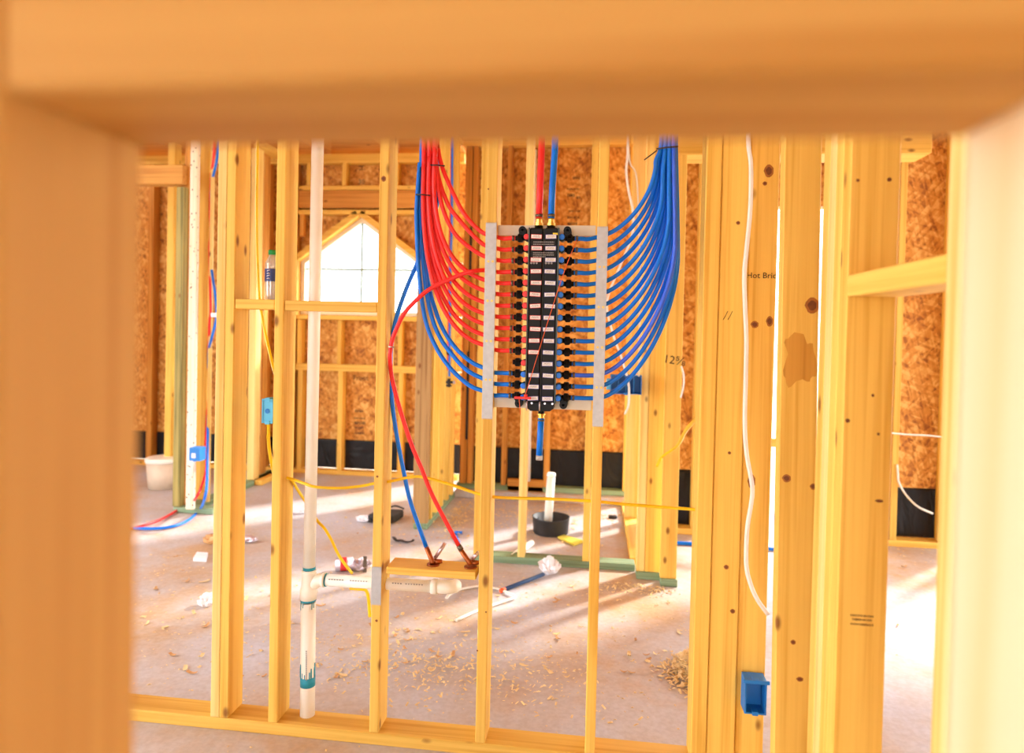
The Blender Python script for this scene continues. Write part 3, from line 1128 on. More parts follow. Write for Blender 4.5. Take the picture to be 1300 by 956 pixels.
def bundle_up(u, y, v0, vs):
    return [at(u + (v0 - v) * .012, v, y) for v in vs]


EXPL = {
    0: [(600.7, 285), (586.5, 267), (575.8, 246), (565, 222), (560, 207), (556.5, 190), (555, 150), (555, -165)],
    1: [(599, 297), (584.7, 281), (572, 265), (563, 246), (557, 226), (553.6, 206), (551, 185), (550, 150), (550, -165)],
    2: [(599, 316), (581, 301), (570.5, 285), (563, 267), (558, 247.6), (555, 227), (552.5, 205), (550, 180), (547, 150), (546, -165)],
    12: [(600.7, 461), (586.5, 450), (576, 438.7), (565, 422.7), (557, 405.8), (551, 388), (546.5, 373), (542.5, 354), (540, 336), (538, 304), (536.5, 260), (537, 230), (540, 190), (541, -165)],
    13: [(599, 474), (586.5, 464.5), (574, 450), (563, 436), (554.5, 420), (548, 402), (543.8, 384), (539.5, 357), (537, 330), (534.5, 300), (533.5, 260), (535, 225), (538, 185), (540, -165)],
    14: [(599, 491), (584.7, 480.4), (570.5, 466), (558, 448.5), (547, 427), (540, 405.8), (535.8, 382.7), (533, 357.8), (531, 335), (529.5, 304.5), (528.7, 269), (530.5, 238.7), (533, 206.7), (535.5, 180), (537, -165)],
}
for i in ports_left:
    redt = i < 11
    ye = red_end_v[i] if redt else blue_end_v[i - 12]
    st = port_start(i, -1) + [at(626, 0.5 * (ye + ROWV[i]) + 1, YS), at(614, ye, YS)]
    if i == 3:
        route = [(600.7, 344.4), (586.5, 348), (570.5, 355), (554.5, 362), (540, 371), (527.8, 381.8), (517, 393), (510, 403), (504, 416), (498.5, 430), (496, 441), (495, 455), (496.5, 473), (501, 495), (511, 530), (523, 565.7), (535.7, 595.8), (550, 631), (583, 694)]
        ys = [YS - .024] * 9 + [YS - .02] * 3 + [YS] * 7
        pts = st + [at(u, v, y) for (u, v), y in zip(route, ys)]
        lab = 'red tube from the fourth left outlet looping down over the others to a copper stub'
    else:
        if i in EXPL:
            yb = {0: 2.04, 1: 2.03, 2: 2.02, 12: 2.052, 13: 2.04, 14: 2.03}[i]
            yb0 = YS if redt else YS
            L_ = EXPL[i]
            pts = st + [at(u, v, yb0 + (yb - yb0) * min(1, k / 4)) for k, (u, v) in enumerate(L_)]
        else:
            k = i - 4
            xt = 551 - k * 2.3
            Hh = 128 + 10.5 * k
            P = [(xt, ye - Hh), (xt - .5, ye - .45 * Hh), (xt + .33 * (614 - xt), ye - 14), (614, ye)]
            yb = 2.012 + (k % 3) * .0145 + .004 * (k // 3)
            PP = [at(P[3][0], P[3][1], YS), at(P[2][0], P[2][1], YS * .6 + yb * .4), at(P[1][0], P[1][1], yb), at(P[0][0], P[0][1], yb)]
            b_ = bez(PP, 14)
            tops = [at(xt + 1 + (xt - 540) * .05, v, yb) for v in (ye - Hh - 40, 175, -165) if v < ye - Hh - 15]
            pts = st + b_[1:] + tops
        if redt:
            lab = 'red tube from the %s left manifold outlet from the top' % ORD[i]
        else:
            lab = '%s of the three blue tubes at the manifold\'s lower left, sweeping up into the bundle' % ('topmost', 'middle', 'lowest')[i - 12]
    o = pex('red_tube' if redt else 'blue_tube', spline(pts, 4), 'red' if redt else 'blue', lab,
            'red tubes on the left of the manifold' if redt else 'blue tubes on the lower left of the manifold')
    ring_at(i, -1, o)
    if i == 3:
        e0, e1 = at(583, 694, YS), at(597, 715, YS)
        d = (e1 - e0).normalized()
        MB().tube([e0 - d * .004, e0 + d * .012], .0082, 12).build('crimp_ring', M['ring'], o)

# copper stubs standing on the shelf board
for (ua, va, ub, vb, uc, vc, which) in ((583.5, 696, 597, 716, 608, 701, 'red'), (541, 694, 549.5, 714.5, 565, 690, 'blue')):
    c = empty('copper_stub', at(ub, vb, YS + .01), 'copper stub on the low board at the foot of the %s tube' % which, 'pipe', 'copper stubs on the low board')
    pa, pb, pc = at(ua, va, YS), at(ub, vb, YS + .005), at(uc, vc, YS + .02)
    MB().tube([pa + (pb - pa) * .05, pa + (pb - pa) * .9, pb], [.0072, .0072, .009], 10).build('copper_pipe', M['copper'], c)
    MB().tube([pb + Vector((-.012, .01, .004)), pb + Vector((.012, .012, .0)), pb + Vector((.026, .014, .002))], [.007, .0085, .006], 8).build('elbow', M['copper'], c)
    MB().tube([pb + Vector((.004, .01, .012)), pc], .0062, 10).build('bright_stub', M['silver'], c)
    MB().tube([(pb.x, YS + .01, SHZ + .0003), (pb.x, YS + .01, SHZ + .004)], .02, 12).build('flange', M['copper'], c)

# blue companion that drops with the red loop
route = [(553, 110), (555, 215), (556, 250), (548, 285), (529, 335.6), (518, 361), (507, 391), (501, 412), (498, 430), (496, 450), (496, 488), (499.5, 525.5), (505.5, 563), (514, 606), (522, 640), (541, 694)]
pex('blue_tube', spline([at(u, v, 2.072 if k < 3 else 2.055) for k, (u, v) in enumerate(route)], 4), 'blue', 'blue tube dropping beside the second stud to a copper stub on the low board')
MB()

# right side: fifteen blue tubes
right_v = [298, 312.5, 326.7, 341.8, 357, 371, 386, 400, 413, 428, 442, 458.5, 473, 488, 503]
for i in range(15):
    ye = right_v[i]
    st = port_start(i, 1) + [at(757, ROWV[i] + .5, YS), at(769, ye, YS)]
    xv = 833 + i * 2.05
    Hh = 95 + 6.2 * i
    if i >= 12: xv = 857 + (i - 12) * 1.8
    x0_ = 769.0
    P = [(x0_, ye), (x0_ + .46 * (xv - x0_), ye - .09 * Hh - 2), (xv, ye - .56 * Hh), (xv, ye - Hh)]
    yb = 2.01 + (i % 4) * .0145 + (.006 if i % 2 else 0)
    ys = [YS, YS * .6 + yb * .4, yb, yb]
    b_ = bez([at(u, v, y) for (u, v), y in zip(P, ys)], 14)
    xtie = 838 + i * 1.35
    vt = ye - Hh
    tops = []
    if vt > 235:
        tops.append(at(xv + (xtie - xv) * .3, (vt + 190) / 2, yb))
    tops += [at(xtie + 1, 186, yb), at(xtie + 2, 140, yb), at(xtie + 6, -165, yb)]
    o = pex('blue_tube', spline(st + b_[1:] + tops, 4), 'blue2' if i == 12 else 'blue',
            'blue tube from the %s right manifold outlet from the top' % ORD[i], 'blue tubes on the right of the manifold')
    ring_at(i, 1, o)

# cable ties
def tie(u0_, u1_, v, slope, label, y0=1.998, y1=2.062):
    a, b2 = at(u0_, v, y0), at(u1_, v + slope, y0)
    c = at(u1_, v + slope, y1); d = at(u0_, v, y1)
    loop = [a, (a + b2) / 2 + Vector((0, -.004, 0)), b2, c, d, a]
    o = MB().tube(loop, .0022, 6).build('cable_tie', M['black2'])
    tag(o, label, 'tie')
    return o


tie(547, 564, 209.5, 1, 'black cable tie around the upper red tubes left of the manifold')
tie(528.5, 545.5, 247, 1, 'black cable tie around the blue and red tubes at the far left of the bundle')
o = tie(834, 860.5, 189, -3, 'black cable tie with a loose tail around the right blue bundle')
MB().tube([at(834, 191, 1.998), at(826, 197, 1.99), at(818, 203, 1.985)], .0018, 6).build('tie_tail', M['black2'], o)
o = tie(493.5, 500.5, 440, 1, 'pale cable tie holding the red loop to the second stud', 2.0, 2.062)
o.data.materials[0] = M['rail']

# string and key
kx0, kx1 = at(653, 505, 1.962), at(674, 505, 1.962)
key = MB().box(kx0.x, kx1.x, 1.958, 1.966, kx0.z - .003, kx0.z + .004, .001)
key.box(kx1.x - .02, kx1.x - .01, 1.958, 1.966, kx0.z + .004, kx0.z + .011, .001)
ko = key.build('valve_key', M['red']); tag(ko, 'flat red plastic valve key hanging at the manifold\'s lower left', 'key')
kc = Vector(((kx0.x + kx1.x) / 2, 1.96, kx0.z))
s = MB().tube(spline([at(732, 305, 1.978), at(717, 343, 1.958), at(695, 410, 1.957), at(668, 498, 1.957), at(663, 505, 1.956)], 4), .0011, 6)
s.tube(spline([at(659, 506, 1.956), at(660, 518, 1.958), at(660.5, 527, 1.96)], 3), .0011, 6)
tag(s.build('string', M['orange'], ko))

# ================================================================== PVC DRAIN
YP = 2.062
dp = empty('drain_pipe', at(392, 860, YP), 'tall cream plastic drain pipe with a side branch, standing in the partition', 'pipe')
pt = lambda u, v, y=YP: at(u, v, y)
lean = lambda v: 403.2 - (v - 190) * (403.2 - 394.2) / (640 - 190)
MB().tube([pt(lean(722), 724), pt(lean(60), 60)], .0188, 20).build('upper_pipe', M['pvc'], dp)
MB().tube([pt(391.5, 764), (pt(390.5, 900).x, YP, -.02)], .0232, 20).build('lower_pipe', M['pvc'], dp)
MB().tube([pt(392.5, 719.5), pt(392.5, 723)], .0198, 20).build('primer_ring', M['primer'], dp)
prm = MB().tube([pt(391.5, 759.8), pt(391.5, 762.6)], .0243, 20)
for k in range(7):
    a = -math.pi / 2 + random.uniform(-1.2, 1.2)
    c = pt(391.5, 762.5)
    ln = random.uniform(.008, .03)
    prm.tube([(c.x + math.cos(a) * .0231, c.y + math.sin(a) * .0231, c.z), (c.x + math.cos(a) * .0231, c.y + math.sin(a) * .0231, c.z - ln)], .0014, 5)
prm.build('primer_ring', M['primer'], dp)
prm = MB()
c = pt(390.8, 858)
prm.tube([(c.x, c.y, c.z), (c.x, c.y, c.z - .03)], .0237, 20)
for k in range(14):
    a = random.uniform(-math.pi, 0)
    ln = random.uniform(.01, .05)
    prm.tube([(c.x + math.cos(a) * .0229, c.y + math.sin(a) * .0229, c.z), (c.x + math.cos(a) * .0229, c.y + math.sin(a) * .0229, c.z + ln)], .002, 5)
prm.build('primer_stain', M['primer'], dp)
# wye
tw = MB()
tw.tube([pt(392.5, 723), pt(392.4, 727), pt(392.3, 731), pt(392, 744), pt(391.8, 748), pt(391.6, 760)], [.0232, .0232, .0212, .0236, .0262, .0262], 20)
tw.tube(spline([pt(392, 746), pt(398, 741), pt(404, 737), pt(411, 736)], 4), [.018] * 4 + [.0195] * 4 + [.0205] * 5, 16)
tw.tube([pt(409.5, 736), pt(413.5, 736.2)], .0225, 18)
tw.build('wye_fitting', M['pvc'], dp)
MB().tube([pt(413.6, 736.2), pt(415, 736.3)], .0205, 18).build('primer_ring', M['primer'], dp)
MB().tube([pt(413.5, 736.2), pt(552, 744.5)], .0188, 18).build('branch_pipe', M['pvc'], dp)
for s_ in range(26):
    pass
pr = MB()
for k in range(36):
    t_ = k / 36
    u_ = 420 + t_ * 120
    if 467 < u_ < 498 or random.random() < .2: continue
    p = pt(u_, 736.3 + (u_ - 413) / 139 * 8.3 - 3.3, YP)
    pr.box(p.x, p.x + .0045, YP - .0186, YP - .0172, p.z, p.z + .003)
pr.build('pipe_print', M['print_grey'], dp)
el = MB()
el.tube([pt(548, 744.2), pt(556, 744.8)], .0232, 18)
el.build('coupling', M['pvc'], dp)
el = MB()
el.tube(spline([pt(556, 744.8), pt(564, 745.2), pt(572, 745, YP + .008), pt(577, 744, YP + .028), pt(578, 743.5, YP + .06)], 4), .0205, 16)
el.build('elbow', M['pvc'], dp)
pr = MB()
for k in range(16):
    p = pt(388.2, 828 + k * 2.4, YP - .0235)
    pr.box(p.x, p.x + .003, YP - .0242, YP - .0228, p.z, p.z + .0042)
pr.build('pipe_print', M['print_grey'], dp)

# ================================================================== CABLES, BOXES
def cable(name, pts, r, mat, label, cat='cable', n=5, group=None, flat=1.0):
    o = MB().tube(spline(pts, n), r, 8, flat=flat).build(name, M[mat])
    return tag(o, label, cat, group)


yr = [(363, 606, 2.045), (375, 609.5, 2.03), (387, 614, 2.01), (403, 618.5, 2.0), (435, 619.5, 2.02), (462, 616.5, 2.04), (474, 614, 2.045), (496, 611, 2.045), (514, 607, 2.04), (530, 605, 2.035), (545, 607.5, 2.035), (575, 616, 2.04), (604, 626, 2.045), (628, 631, 2.045), (660, 632.5, 2.04), (700, 633.5, 2.04), (747, 636, 2.045), (766, 637.5, 2.045), (790, 640, 2.04), (830, 643, 2.045), (872, 646, 2.045), (893, 648, 2.045)]
cable('yellow_cable', [at(*p) for p in yr], .0062, 'yellow', 'long yellow cable strung level through the studs below the manifold', flat=.75)
yr = [(365, 607, 2.06), (371, 610, 2.07), (378, 622, 2.1), (388, 637, 2.12), (402, 660, 2.13), (412, 671, 2.12), (421, 686, 2.11), (427, 699, 2.1), (434, 711, 2.09), (447, 728, 2.1)]
cable('yellow_cable', [at(*p) for p in yr], .0068, 'yellow', 'yellow cable slanting down behind the cream pipe to the branch', flat=.7)
yr = [(444, 747, 2.075), (456, 748, 2.08), (465, 750, 2.088), (468, 762, 2.092), (469.5, 783, 2.094)]
cable('yellow_cable', [at(*p) for p in yr], .0052, 'yellow', 'short yellow cable end dangling under the cream branch pipe')
yr = [(328, -158, 2.2), (327, 60, 2.2), (327, 184, 2.2), (326, 250, 2.2), (326.5, 310, 2.2), (329.5, 378, 2.2), (333, 402, 2.2), (338, 428, 2.2), (346, 463, 2.14), (354, 490, 2.095)]
cable('yellow_cable', [at(*p) for p in yr], .0052, 'yellow', 'yellow cable hanging behind the block left of the water bottle')
yr = [(341, 531, 2.05), (341, 545, 2.06), (341, 560, 2.07), (343, 578, 2.08), (347, 598, 2.1), (352, 610, 2.1)]
cable('yellow_cable', [at(*p) for p in yr], .0058, 'yellow', 'yellow cable leaving the bottom of the pale blue box on the left stud')
yr = [(834, 592, 3.46), (837, 585, 3.45), (843, 578, 3.44), (860, 566, 3.2), (869, 549.6, 2.8), (878, 538, 2.4), (891, 527, 2.04)]
cable('yellow_cable', [at(*p) for p in yr], .007, 'yellow', 'short curved yellow cable end sticking out left of the wide studs')
yr = [(268, 245, 4.4), (272, 232, 4.2), (277, 220, 4.1)]
# white cords
yr = [(953, -165), (951, 40), (950, 150), (950.5, 186), (953.3, 211), (952.5, 265), (947.5, 319), (945, 347), (945.5, 382), (947.5, 430), (946.7, 481.6), (945.5, 536), (948, 577), (955, 617.6), (953.5, 640), (948.5, 673), (947.5, 717), (953, 742), (962, 762), (975, 780)]
cable('white_cable', [at(u, v, 1.988) for u, v in yr], .0062, 'white', 'thick white cord hanging down the face of the wide studs', 'cord')
yr = [(797, 60), (797, 185), (795, 215.6), (798, 242), (803, 265), (804, 290), (798, 311.6), (784, 345), (772, 376), (771, 395.7), (780, 429.5), (788, 451), (795.7, 477)]
cable('white_wire', [at(u, v, 3.4) for u, v in yr], .0055, 'white', 'thin white wire hanging behind the right blue tubes into the four gang box', 'cable')
yr = [(797, 480), (798.7, 495), (797.7, 515), (793, 526)]
cable('white_wire', [at(u, v, 3.44) for u, v in yr], .005, 'white', 'short white wire end dangling below the four gang box', 'cable')
yr = [(799, 60), (798, 192), (807, 219), (810, 251), (811, 296), (813, 330), (812, 400), (811, 478)]
cable('white_wire', [at(u, v, 3.46) for u, v in yr], .004, 'rail', 'straighter beige wire hanging behind the right blue tubes', 'cable')
yr = [(865, 465), (867.5, 475), (868, 485), (866.5, 495), (864, 505)]
cable('white_wire', [at(u, v, 3.48) for u, v in yr], .0045, 'white', 'small white wire curl beside the handwritten number on the stud', 'cable')
yr = [(1100, 546, 4.35), (1144, 551, 4.38), (1180, 553, 4.38), (1215, 556, 4.38), (1300, 556, 4.38)]
cable('white_wire', [at(*p) for p in yr], .005, 'white', 'white wire stretched across the far right wall studs', 'cable')
yr = [(1139, 590, 4.412), (1140, 602, 4.412), (1141, 612, 4.41), (1150, 628, 4.38), (1165, 643, 4.3), (1184, 652, 4.3)]
cable('white_wire', [at(*p) for p in yr], .006, 'white', 'white wire end curling down over the black sheeting at far right', 'cable')


def elec_box(name, u0_, u1_, v0, v1, y, depth, mat, label, tabs=1):
    a, b2 = at(u0_, v1, y), at(u1_, v0, y)
    root = empty(name, ((a.x + b2.x) / 2, y, a.z), label, 'electrical box')
    t = .004
    sh = MB()
    sh.box(a.x, a.x + t, y, y + depth, a.z, b2.z)
    sh.box(b2.x - t, b2.x, y, y + depth, a.z, b2.z)
    sh.box(a.x + t, b2.x - t, y, y + depth, a.z, a.z + t)
    sh.box(a.x + t, b2.x - t, y, y + depth, b2.z - t, b2.z)
    sh.box(a.x + t, b2.x - t, y + depth - t, y + depth, a.z + t, b2.z - t)
    sh.build('shell', M[mat], root)
    for zz_ in (a.z - .004, b2.z - .008):
        MB().box((a.x + b2.x) / 2 - .008, (a.x + b2.x) / 2 + .008, y - .001, y + .02, zz_, zz_ + .012, .001).build('screw_tab', M[mat], root)
    return root, a, b2


r_, a, b2 = elec_box('outlet_box', 332, 346.5, 507, 537, 2.02, .06, 'lightblue', 'pale blue electrical box nailed to the stud under the water bottle')
MB().box(a.x + .0042, b2.x - .0042, 2.022, 2.026, a.z + .0042, b2.z - .0042).build('box_cover', M['lightblue'], r_)
MB().tube([((a.x + b2.x) / 2, 2.021, (a.z + b2.z) / 2), ((a.x + b2.x) / 2, 2.0215, (a.z + b2.z) / 2)], .008, 12).build('knockout', M['bluebox'], r_)
if 0: MB().tube([((a.x + b2.x) / 2, 2.074, (a.z + b2.z) / 2), ((a.x + b2.x) / 2, 2.066, (a.z + b2.z) / 2)], .01, 12).build('knockout', M['bluebox'], r_)
r_, a, b2 = elec_box('outlet_box', 240, 253.5, 569, 585, 4.12, .07, 'bluebox', 'small blue electrical box with a white sticker on the far left stud')
MB().box(a.x + .018, a.x + .045, 4.117, 4.1195, a.z + .02, a.z + .05).build('sticker', M['paper'], r_)
MB().box(a.x + .0045, b2.x - .0045, 4.12, 4.13, a.z + .005, b2.z - .005).build('box_cover', M['bluebox'], r_)
r_, a, b2 = elec_box('four_gang_box', 775, 815, 477, 500, 3.47, .07, 'bluebox', 'wide blue four gang electrical box behind the right blue tubes')
w4 = (b2.x - a.x)
for k in range(1, 4):
    MB().box(a.x + w4 * k / 4 - .002, a.x + w4 * k / 4 + .002, 3.475, 3.53, a.z + .005, b2.z - .005).build('divider', M['bluebox'], r_)
MB().box(a.x - .022, a.x, 3.475, 3.5, a.z + .02, b2.z - .02, .003).build('bracket', M['lightblue'], r_)
r_, a, b2 = elec_box('outlet_box', 945, 974, 866, 906, 1.95, .05, 'bluebox', 'blue electrical box low on the front of the wide studs')
MB().box(a.x - .006, b2.x + .006, 1.944, 1.949, b2.z - .006, b2.z + .004, .001).build('flange', M['bluebox'], r_)

# water bottle on the block
byy = 2.06
bb = at(341.5, 380.2, WC0)
bx_, bz_ = at(345.3, 350, byy).x, at(325, 380, WC0).z + .0004
bt = empty('water_bottle', (bx_, byy, bz_), 'clear water bottle with a green cap and navy label on the left block', 'bottle')
hgt = at(341, 317.5, byy).z - bz_
rb = .0215
prof = [(0, rb * .85), (.02, rb), (.12, rb * .96), (.2, rb), (.36, rb), (.64, rb), (.66, rb * .97), (.7, rb), (.76, rb * .92), (.84, rb * .62), (.88, rb * .48), (.92, rb * .46)]
MB().tube([(bx_, byy, bz_ + h * hgt) for h, _ in prof], [r for _, r in prof], 20).build('bottle_body', M['bottle'], bt)
MB().tube([(bx_, byy, bz_ + .37 * hgt), (bx_, byy, bz_ + .62 * hgt)], rb * 1.03, 20, cap=False).build('bottle_label', M['navy'], bt)
MB().tube([(bx_, byy, bz_ + .905 * hgt), (bx_, byy, bz_ + .995 * hgt), (bx_, byy, bz_ + hgt)], [rb * .56, rb * .56, rb * .45], 16).build('cap', M['green'], bt)
MB().tube([(bx_, byy, bz_ + .004), (bx_, byy, bz_ + .3 * hgt)], rb * .9, 16).build('water', glass_mat('water', (.93, .95, .96, 1), .12), bt)
lg = MB()
for k in range(4):
    zc = bz_ + (.42 + k * .05) * hgt
    lg.tube([(bx_ - .006, byy - rb * 1.0, zc), (bx_ - .001, byy - rb * 1.06, zc + .002), (bx_ + .004, byy - rb * 1.03, zc + (.003 if k % 2 else -.001))], .0012, 6)
lg.build('label_logo', M['paper'], bt)

# red & blue tubes on the far left, drooping to the floor
rp_ = [(273, 60, 4.38), (272, 185, 4.38), (268, 225, 4.42), (266.2, 280, 4.46), (265.8, 318, 4.45), (267.5, 393, 4.35), (266, 408, 4.35), (264.5, 450, 4.46), (263, 520, 4.46), (261, 562, 4.37), (261.7, 596, 4.22), (255.4, 618, 4.1)]
fpts = [fl(243, 639, .012), fl(230, 645, .012), fl(205, 659, .012), fl(175, 669, .012), fl(140, 676, .012)]
cable('red_tube', [at(*p) for p in rp_] + [at(250, 630, 4.0)] + fpts, .0085, 'red', 'thin red tube at far left drooping onto the concrete', 'tube')
rp_ = [(279, 60, 4.36), (277, 185, 4.36), (269, 233, 4.42), (266.8, 280, 4.47), (267, 320, 4.47), (269, 345, 4.4), (273, 372, 4.3), (275, 395, 4.3), (274, 408, 4.3), (268, 432, 4.32), (264.8, 450, 4.44), (264, 520, 4.47), (263, 601, 4.18)]
fpts = [fl(253, 648, .012), fl(235, 662.6, .012), fl(210, 670, .012), fl(178, 671, .012), fl(140, 669, .012)]
cable('blue_tube', [at(*p) for p in rp_] + [at(260.5, 630, 4.0)] + fpts, .0085, 'blue', 'thin blue tube at far left drooping onto the concrete', 'tube')
cc = at(273, 400, 4.27)
cl = MB().box(cc.x - .02, cc.x + .02, 4.25, 4.29, cc.z - .014, cc.z + .014, .003).build('tube_clamp', M['paper'])
tag(cl, 'small white clamp joining the red and blue tubes at far left', 'clamp')

# red and blue pair on the alcove wall, with a black valve
for u_, col, lab, vend in ((570.8, 'red', 'thin red tube hanging straight down behind the red bundle', 470), (572.8, 'blue', 'thin blue tube hanging straight down behind the red bundle', 478)):
    pts = [at(u_ + (1.5 if v < 300 else 0) + (.6 * math.sin(v / 30) if col == 'red' else 0) - (v - 180) * .008, v, 4.78 + (.0 if col == 'red' else -.012)) for v in (60, 185, 230, 290, 340, 400, 440, vend)]
    cable(col + '_tube', pts, .0076, col, lab, 'tube')
vc = at(570, 486, 4.785)
vv = empty('hose_valve', vc, 'black hose valve hanging under the thin red and blue tubes', 'valve')
MB().tube([vc + Vector((0, 0, .03)), vc + Vector((0, 0, -.03))], .012, 10).build('valve_body', M['black2'], vv)
MB().tube([vc + Vector((-.028, 0, .004)), vc + Vector((.03, 0, .004))], .009, 10).build('cross_arm', M['black2'], vv)
MB().tube([vc + Vector((-.02, 0, -.02)), vc + Vector((.02, 0, -.02))], .007, 8).build('lower_arm', M['black2'], vv)
MB().tube([vc + Vector((.03, -.0, .004)), vc + Vector((.044, 0, .006))], .012, 8).build('valve_nozzle', M['silver'], vv)
bc_ = at(570, 447, 4.758)
o = MB().tube([bc_, bc_ + Vector((0, .04, 0))], .022, 14).build('pipe_plug', M['black2'])
tag(o, 'round black cap behind the lower blue tubes on the alcove post', 'cap')
for (u0_, v0, v1, lab) in ((598, 288, 352, 'upper dark strip painted in as shade between the alcove studs'), (594.5, 446, 558, 'lower dark strip painted in as shade between the alcove studs')):
    a = at(u0_, v0, AY - .005); b2 = at(u0_ - (v1 - v0) * .022, v1, AY - .005)
    o = MB().box(a.x - .009, a.x + .009, AY - .005, AY - .0005, b2.z, a.z, .001).build('gap_shade', M['black2'])  # black strip stands in for the shade of a gap between studs
    tag(o, lab, 'strap')

# ================================================================== ALCOVE FLOOR
cpt = fl(683 + 16, 677)
c0 = fl(699, 676)
box = empty('drain_box', (c0.x, c0.y, 0), 'round black plastic tub drain box on the alcove floor', 'drain box')
Rr = .118
ring = MB()
N = 26
V, Fc = [], []
for (r, z) in ((Rr * .93, .0), (Rr, .095), (Rr * 1.02, .1), (Rr * .95, .1), (Rr * .88, .02)):
    for k in range(N):
        a = 2 * math.pi * k / N
        V.append((c0.x + math.cos(a) * r * (1 + .02 * math.sin(3 * a)), c0.y + math.sin(a) * r, z + .002))
for j in range(4):
    for k in range(N):
        Fc.append((j * N + k, j * N + (k + 1) % N, (j + 1) * N + (k + 1) % N, (j + 1) * N + k))
Fc.append(tuple(4 * N + k for k in range(N)))
ring.add(V, Fc, True)
ring.build('rim', M['black2'], box)
dd = MB()
for k in range(40):
    a, r = random.uniform(0, 6.28), random.uniform(0, Rr * .75)
    x_, y_ = c0.x + math.cos(a) * r, c0.y + math.sin(a) * r
    dd.box(x_, x_ + random.uniform(.008, .022), y_, y_ + random.uniform(.008, .02), .024, .03 + random.uniform(.0, .02))
o = dd.build('dirt', M['chipd'], box); o['kind'] = 'stuff'
pa = Vector((c0.x - .02, c0.y, .026))
ptop = at(700, 600, c0.y + .01)
rp2 = empty('riser_pipe', pa, 'short white plastic pipe standing in the black drain box', 'pipe')
MB().tube([pa, pa + (ptop - pa) * .93], .0265, 18).build('pipe_barrel', M['pvc'], rp2)
MB().tube([pa + (ptop - pa) * .93, pa + (ptop - pa) * .97, ptop], [.0285, .0285, .024], 18).build('pipe_cap', M['pvc'], rp2)
a, b2 = fl(649, 708, .02), fl(675, 689, .02)
o = MB().tube([a, b2], .018, 14).build('pipe_offcut', M['pvc']); tag(o, 'white pipe offcut lying on the alcove floor behind the green plate', 'pipe')
a, b2, c, d = fl(708, 684), fl(729, 694), fl(741, 689), fl(716, 681.5)
yb_ = MB().add([p + Vector((0, 0, .003)) for p in (a, b2, c, d)] + [p + Vector((0, 0, .014)) for p in (a, b2, c, d)], [(3, 2, 1, 0), (4, 5, 6, 7), (0, 1, 5, 4), (1, 2, 6, 5), (2, 3, 7, 6), (3, 0, 4, 7)])
o = yb_.build('foam_scrap', M['yboard']); tag(o, 'flat yellow scrap lying beside the black drain box', 'scrap')
o = MB().box(fl(778, 658).x - .03, fl(778, 658).x + .03, fl(778, 658).y - .02, fl(778, 658).y + .02, .001, .02, .006).build('rubber_scrap', M['black2'])
tag(o, 'small black scrap on the alcove floor near its right side', 'scrap')
pale = MB().tube([at(679.5, 190, 5.06), at(671, 611, 5.06)], .013, 10).build('vent_pipe', M['pvc'])
tag(pale, 'slim pale pipe rising behind the manifold against the alcove wall', 'pipe')

# ================================================================== LITTER ON THE FLOOR
# rag and blue stick
a, b2 = fl(641, 748, .012), fl(690, 729, .016)
o = MB().tube([a, b2], .010, 10).build('blue_pipe_offcut', M['blue']); tag(o, 'dark blue tube offcut with an orange tip lying before the green plate', 'tube')
o.data.materials[0] = plain('dull_blue', srgb(40, 75, 120), .5)
d = (b2 - a).normalized()
MB().tube([a - d * .03, a - d * .0005], [.012, .0105], 8).build('tip', M['orange'], o)


def crumple(name, c, sx, sy, sz, mat, label, cat, seed=0, sub=3):
    bm = bmesh.new()
    bmesh.ops.create_icosphere(bm, subdivisions=sub, radius=1)
    mb = MB()
    V = []
    for w in bm.verts:
        k = 1 + .55 * noise.noise(w.co * 2.3 + Vector((seed, seed * 2, 0))) + .25 * noise.noise(w.co * 6 + Vector((seed, 0, 3)))
        p = Vector((w.co.x * sx * k, w.co.y * sy * k, max(0, (w.co.z * .9 + .75) * sz * k * .6)))
        V.append(Vector(c) + p)
    bm.verts.index_update()
    mb.add(V, [tuple(w.index for w in fa.verts) for fa in bm.faces])
    bm.free()
    o = mb.build(name, M[mat])
    zmin = min((o.location.z + w.co.z) for w in o.data.vertices)
    o.location.z += .001 - zmin
    return tag(o, label, cat)


crumple('rag', fl(697, 728), .05, .045, .08, 'paper', 'crumpled white rag at the end of the blue stick by the green plate', 'rag', 1)
crumple('plaster_lump', fl(262, 769), .035, .03, .05, 'paper', 'white lump on the floor just left of the double stud', 'scrap', 2)
crumple('paper_wad', fl(381, 652), .04, .03, .035, 'paper', 'small white paper wad behind the cream pipe', 'paper', 3)
crumple('paper_wad', fl(462, 662), .05, .035, .035, 'paper', 'white paper scrap beside the black tool case', 'paper', 4)
crumple('foil_scrap', fl(457, 724), .05, .035, .05, 'silver', 'crumpled shiny foil scrap beside the tin can', 'scrap', 5)
crumple('debris_lump', fl(272, 690), .06, .04, .05, 'chipd', 'brown debris lump partly hidden behind the double stud', 'scrap', 6)
crumple('bark_lump', fl(312, 688), .06, .035, .035, 'silver', 'grey and white scrap right of the double stud', 'scrap', 8)
# upright metal strip
a = fl(463, 727)
o = MB().box(a.x - .01, a.x + .01, a.y, a.y + .004, .001, .085, .001).build('metal_strip', M['ring']); tag(o, 'narrow grey metal strip standing up behind the branch pipe', 'scrap')
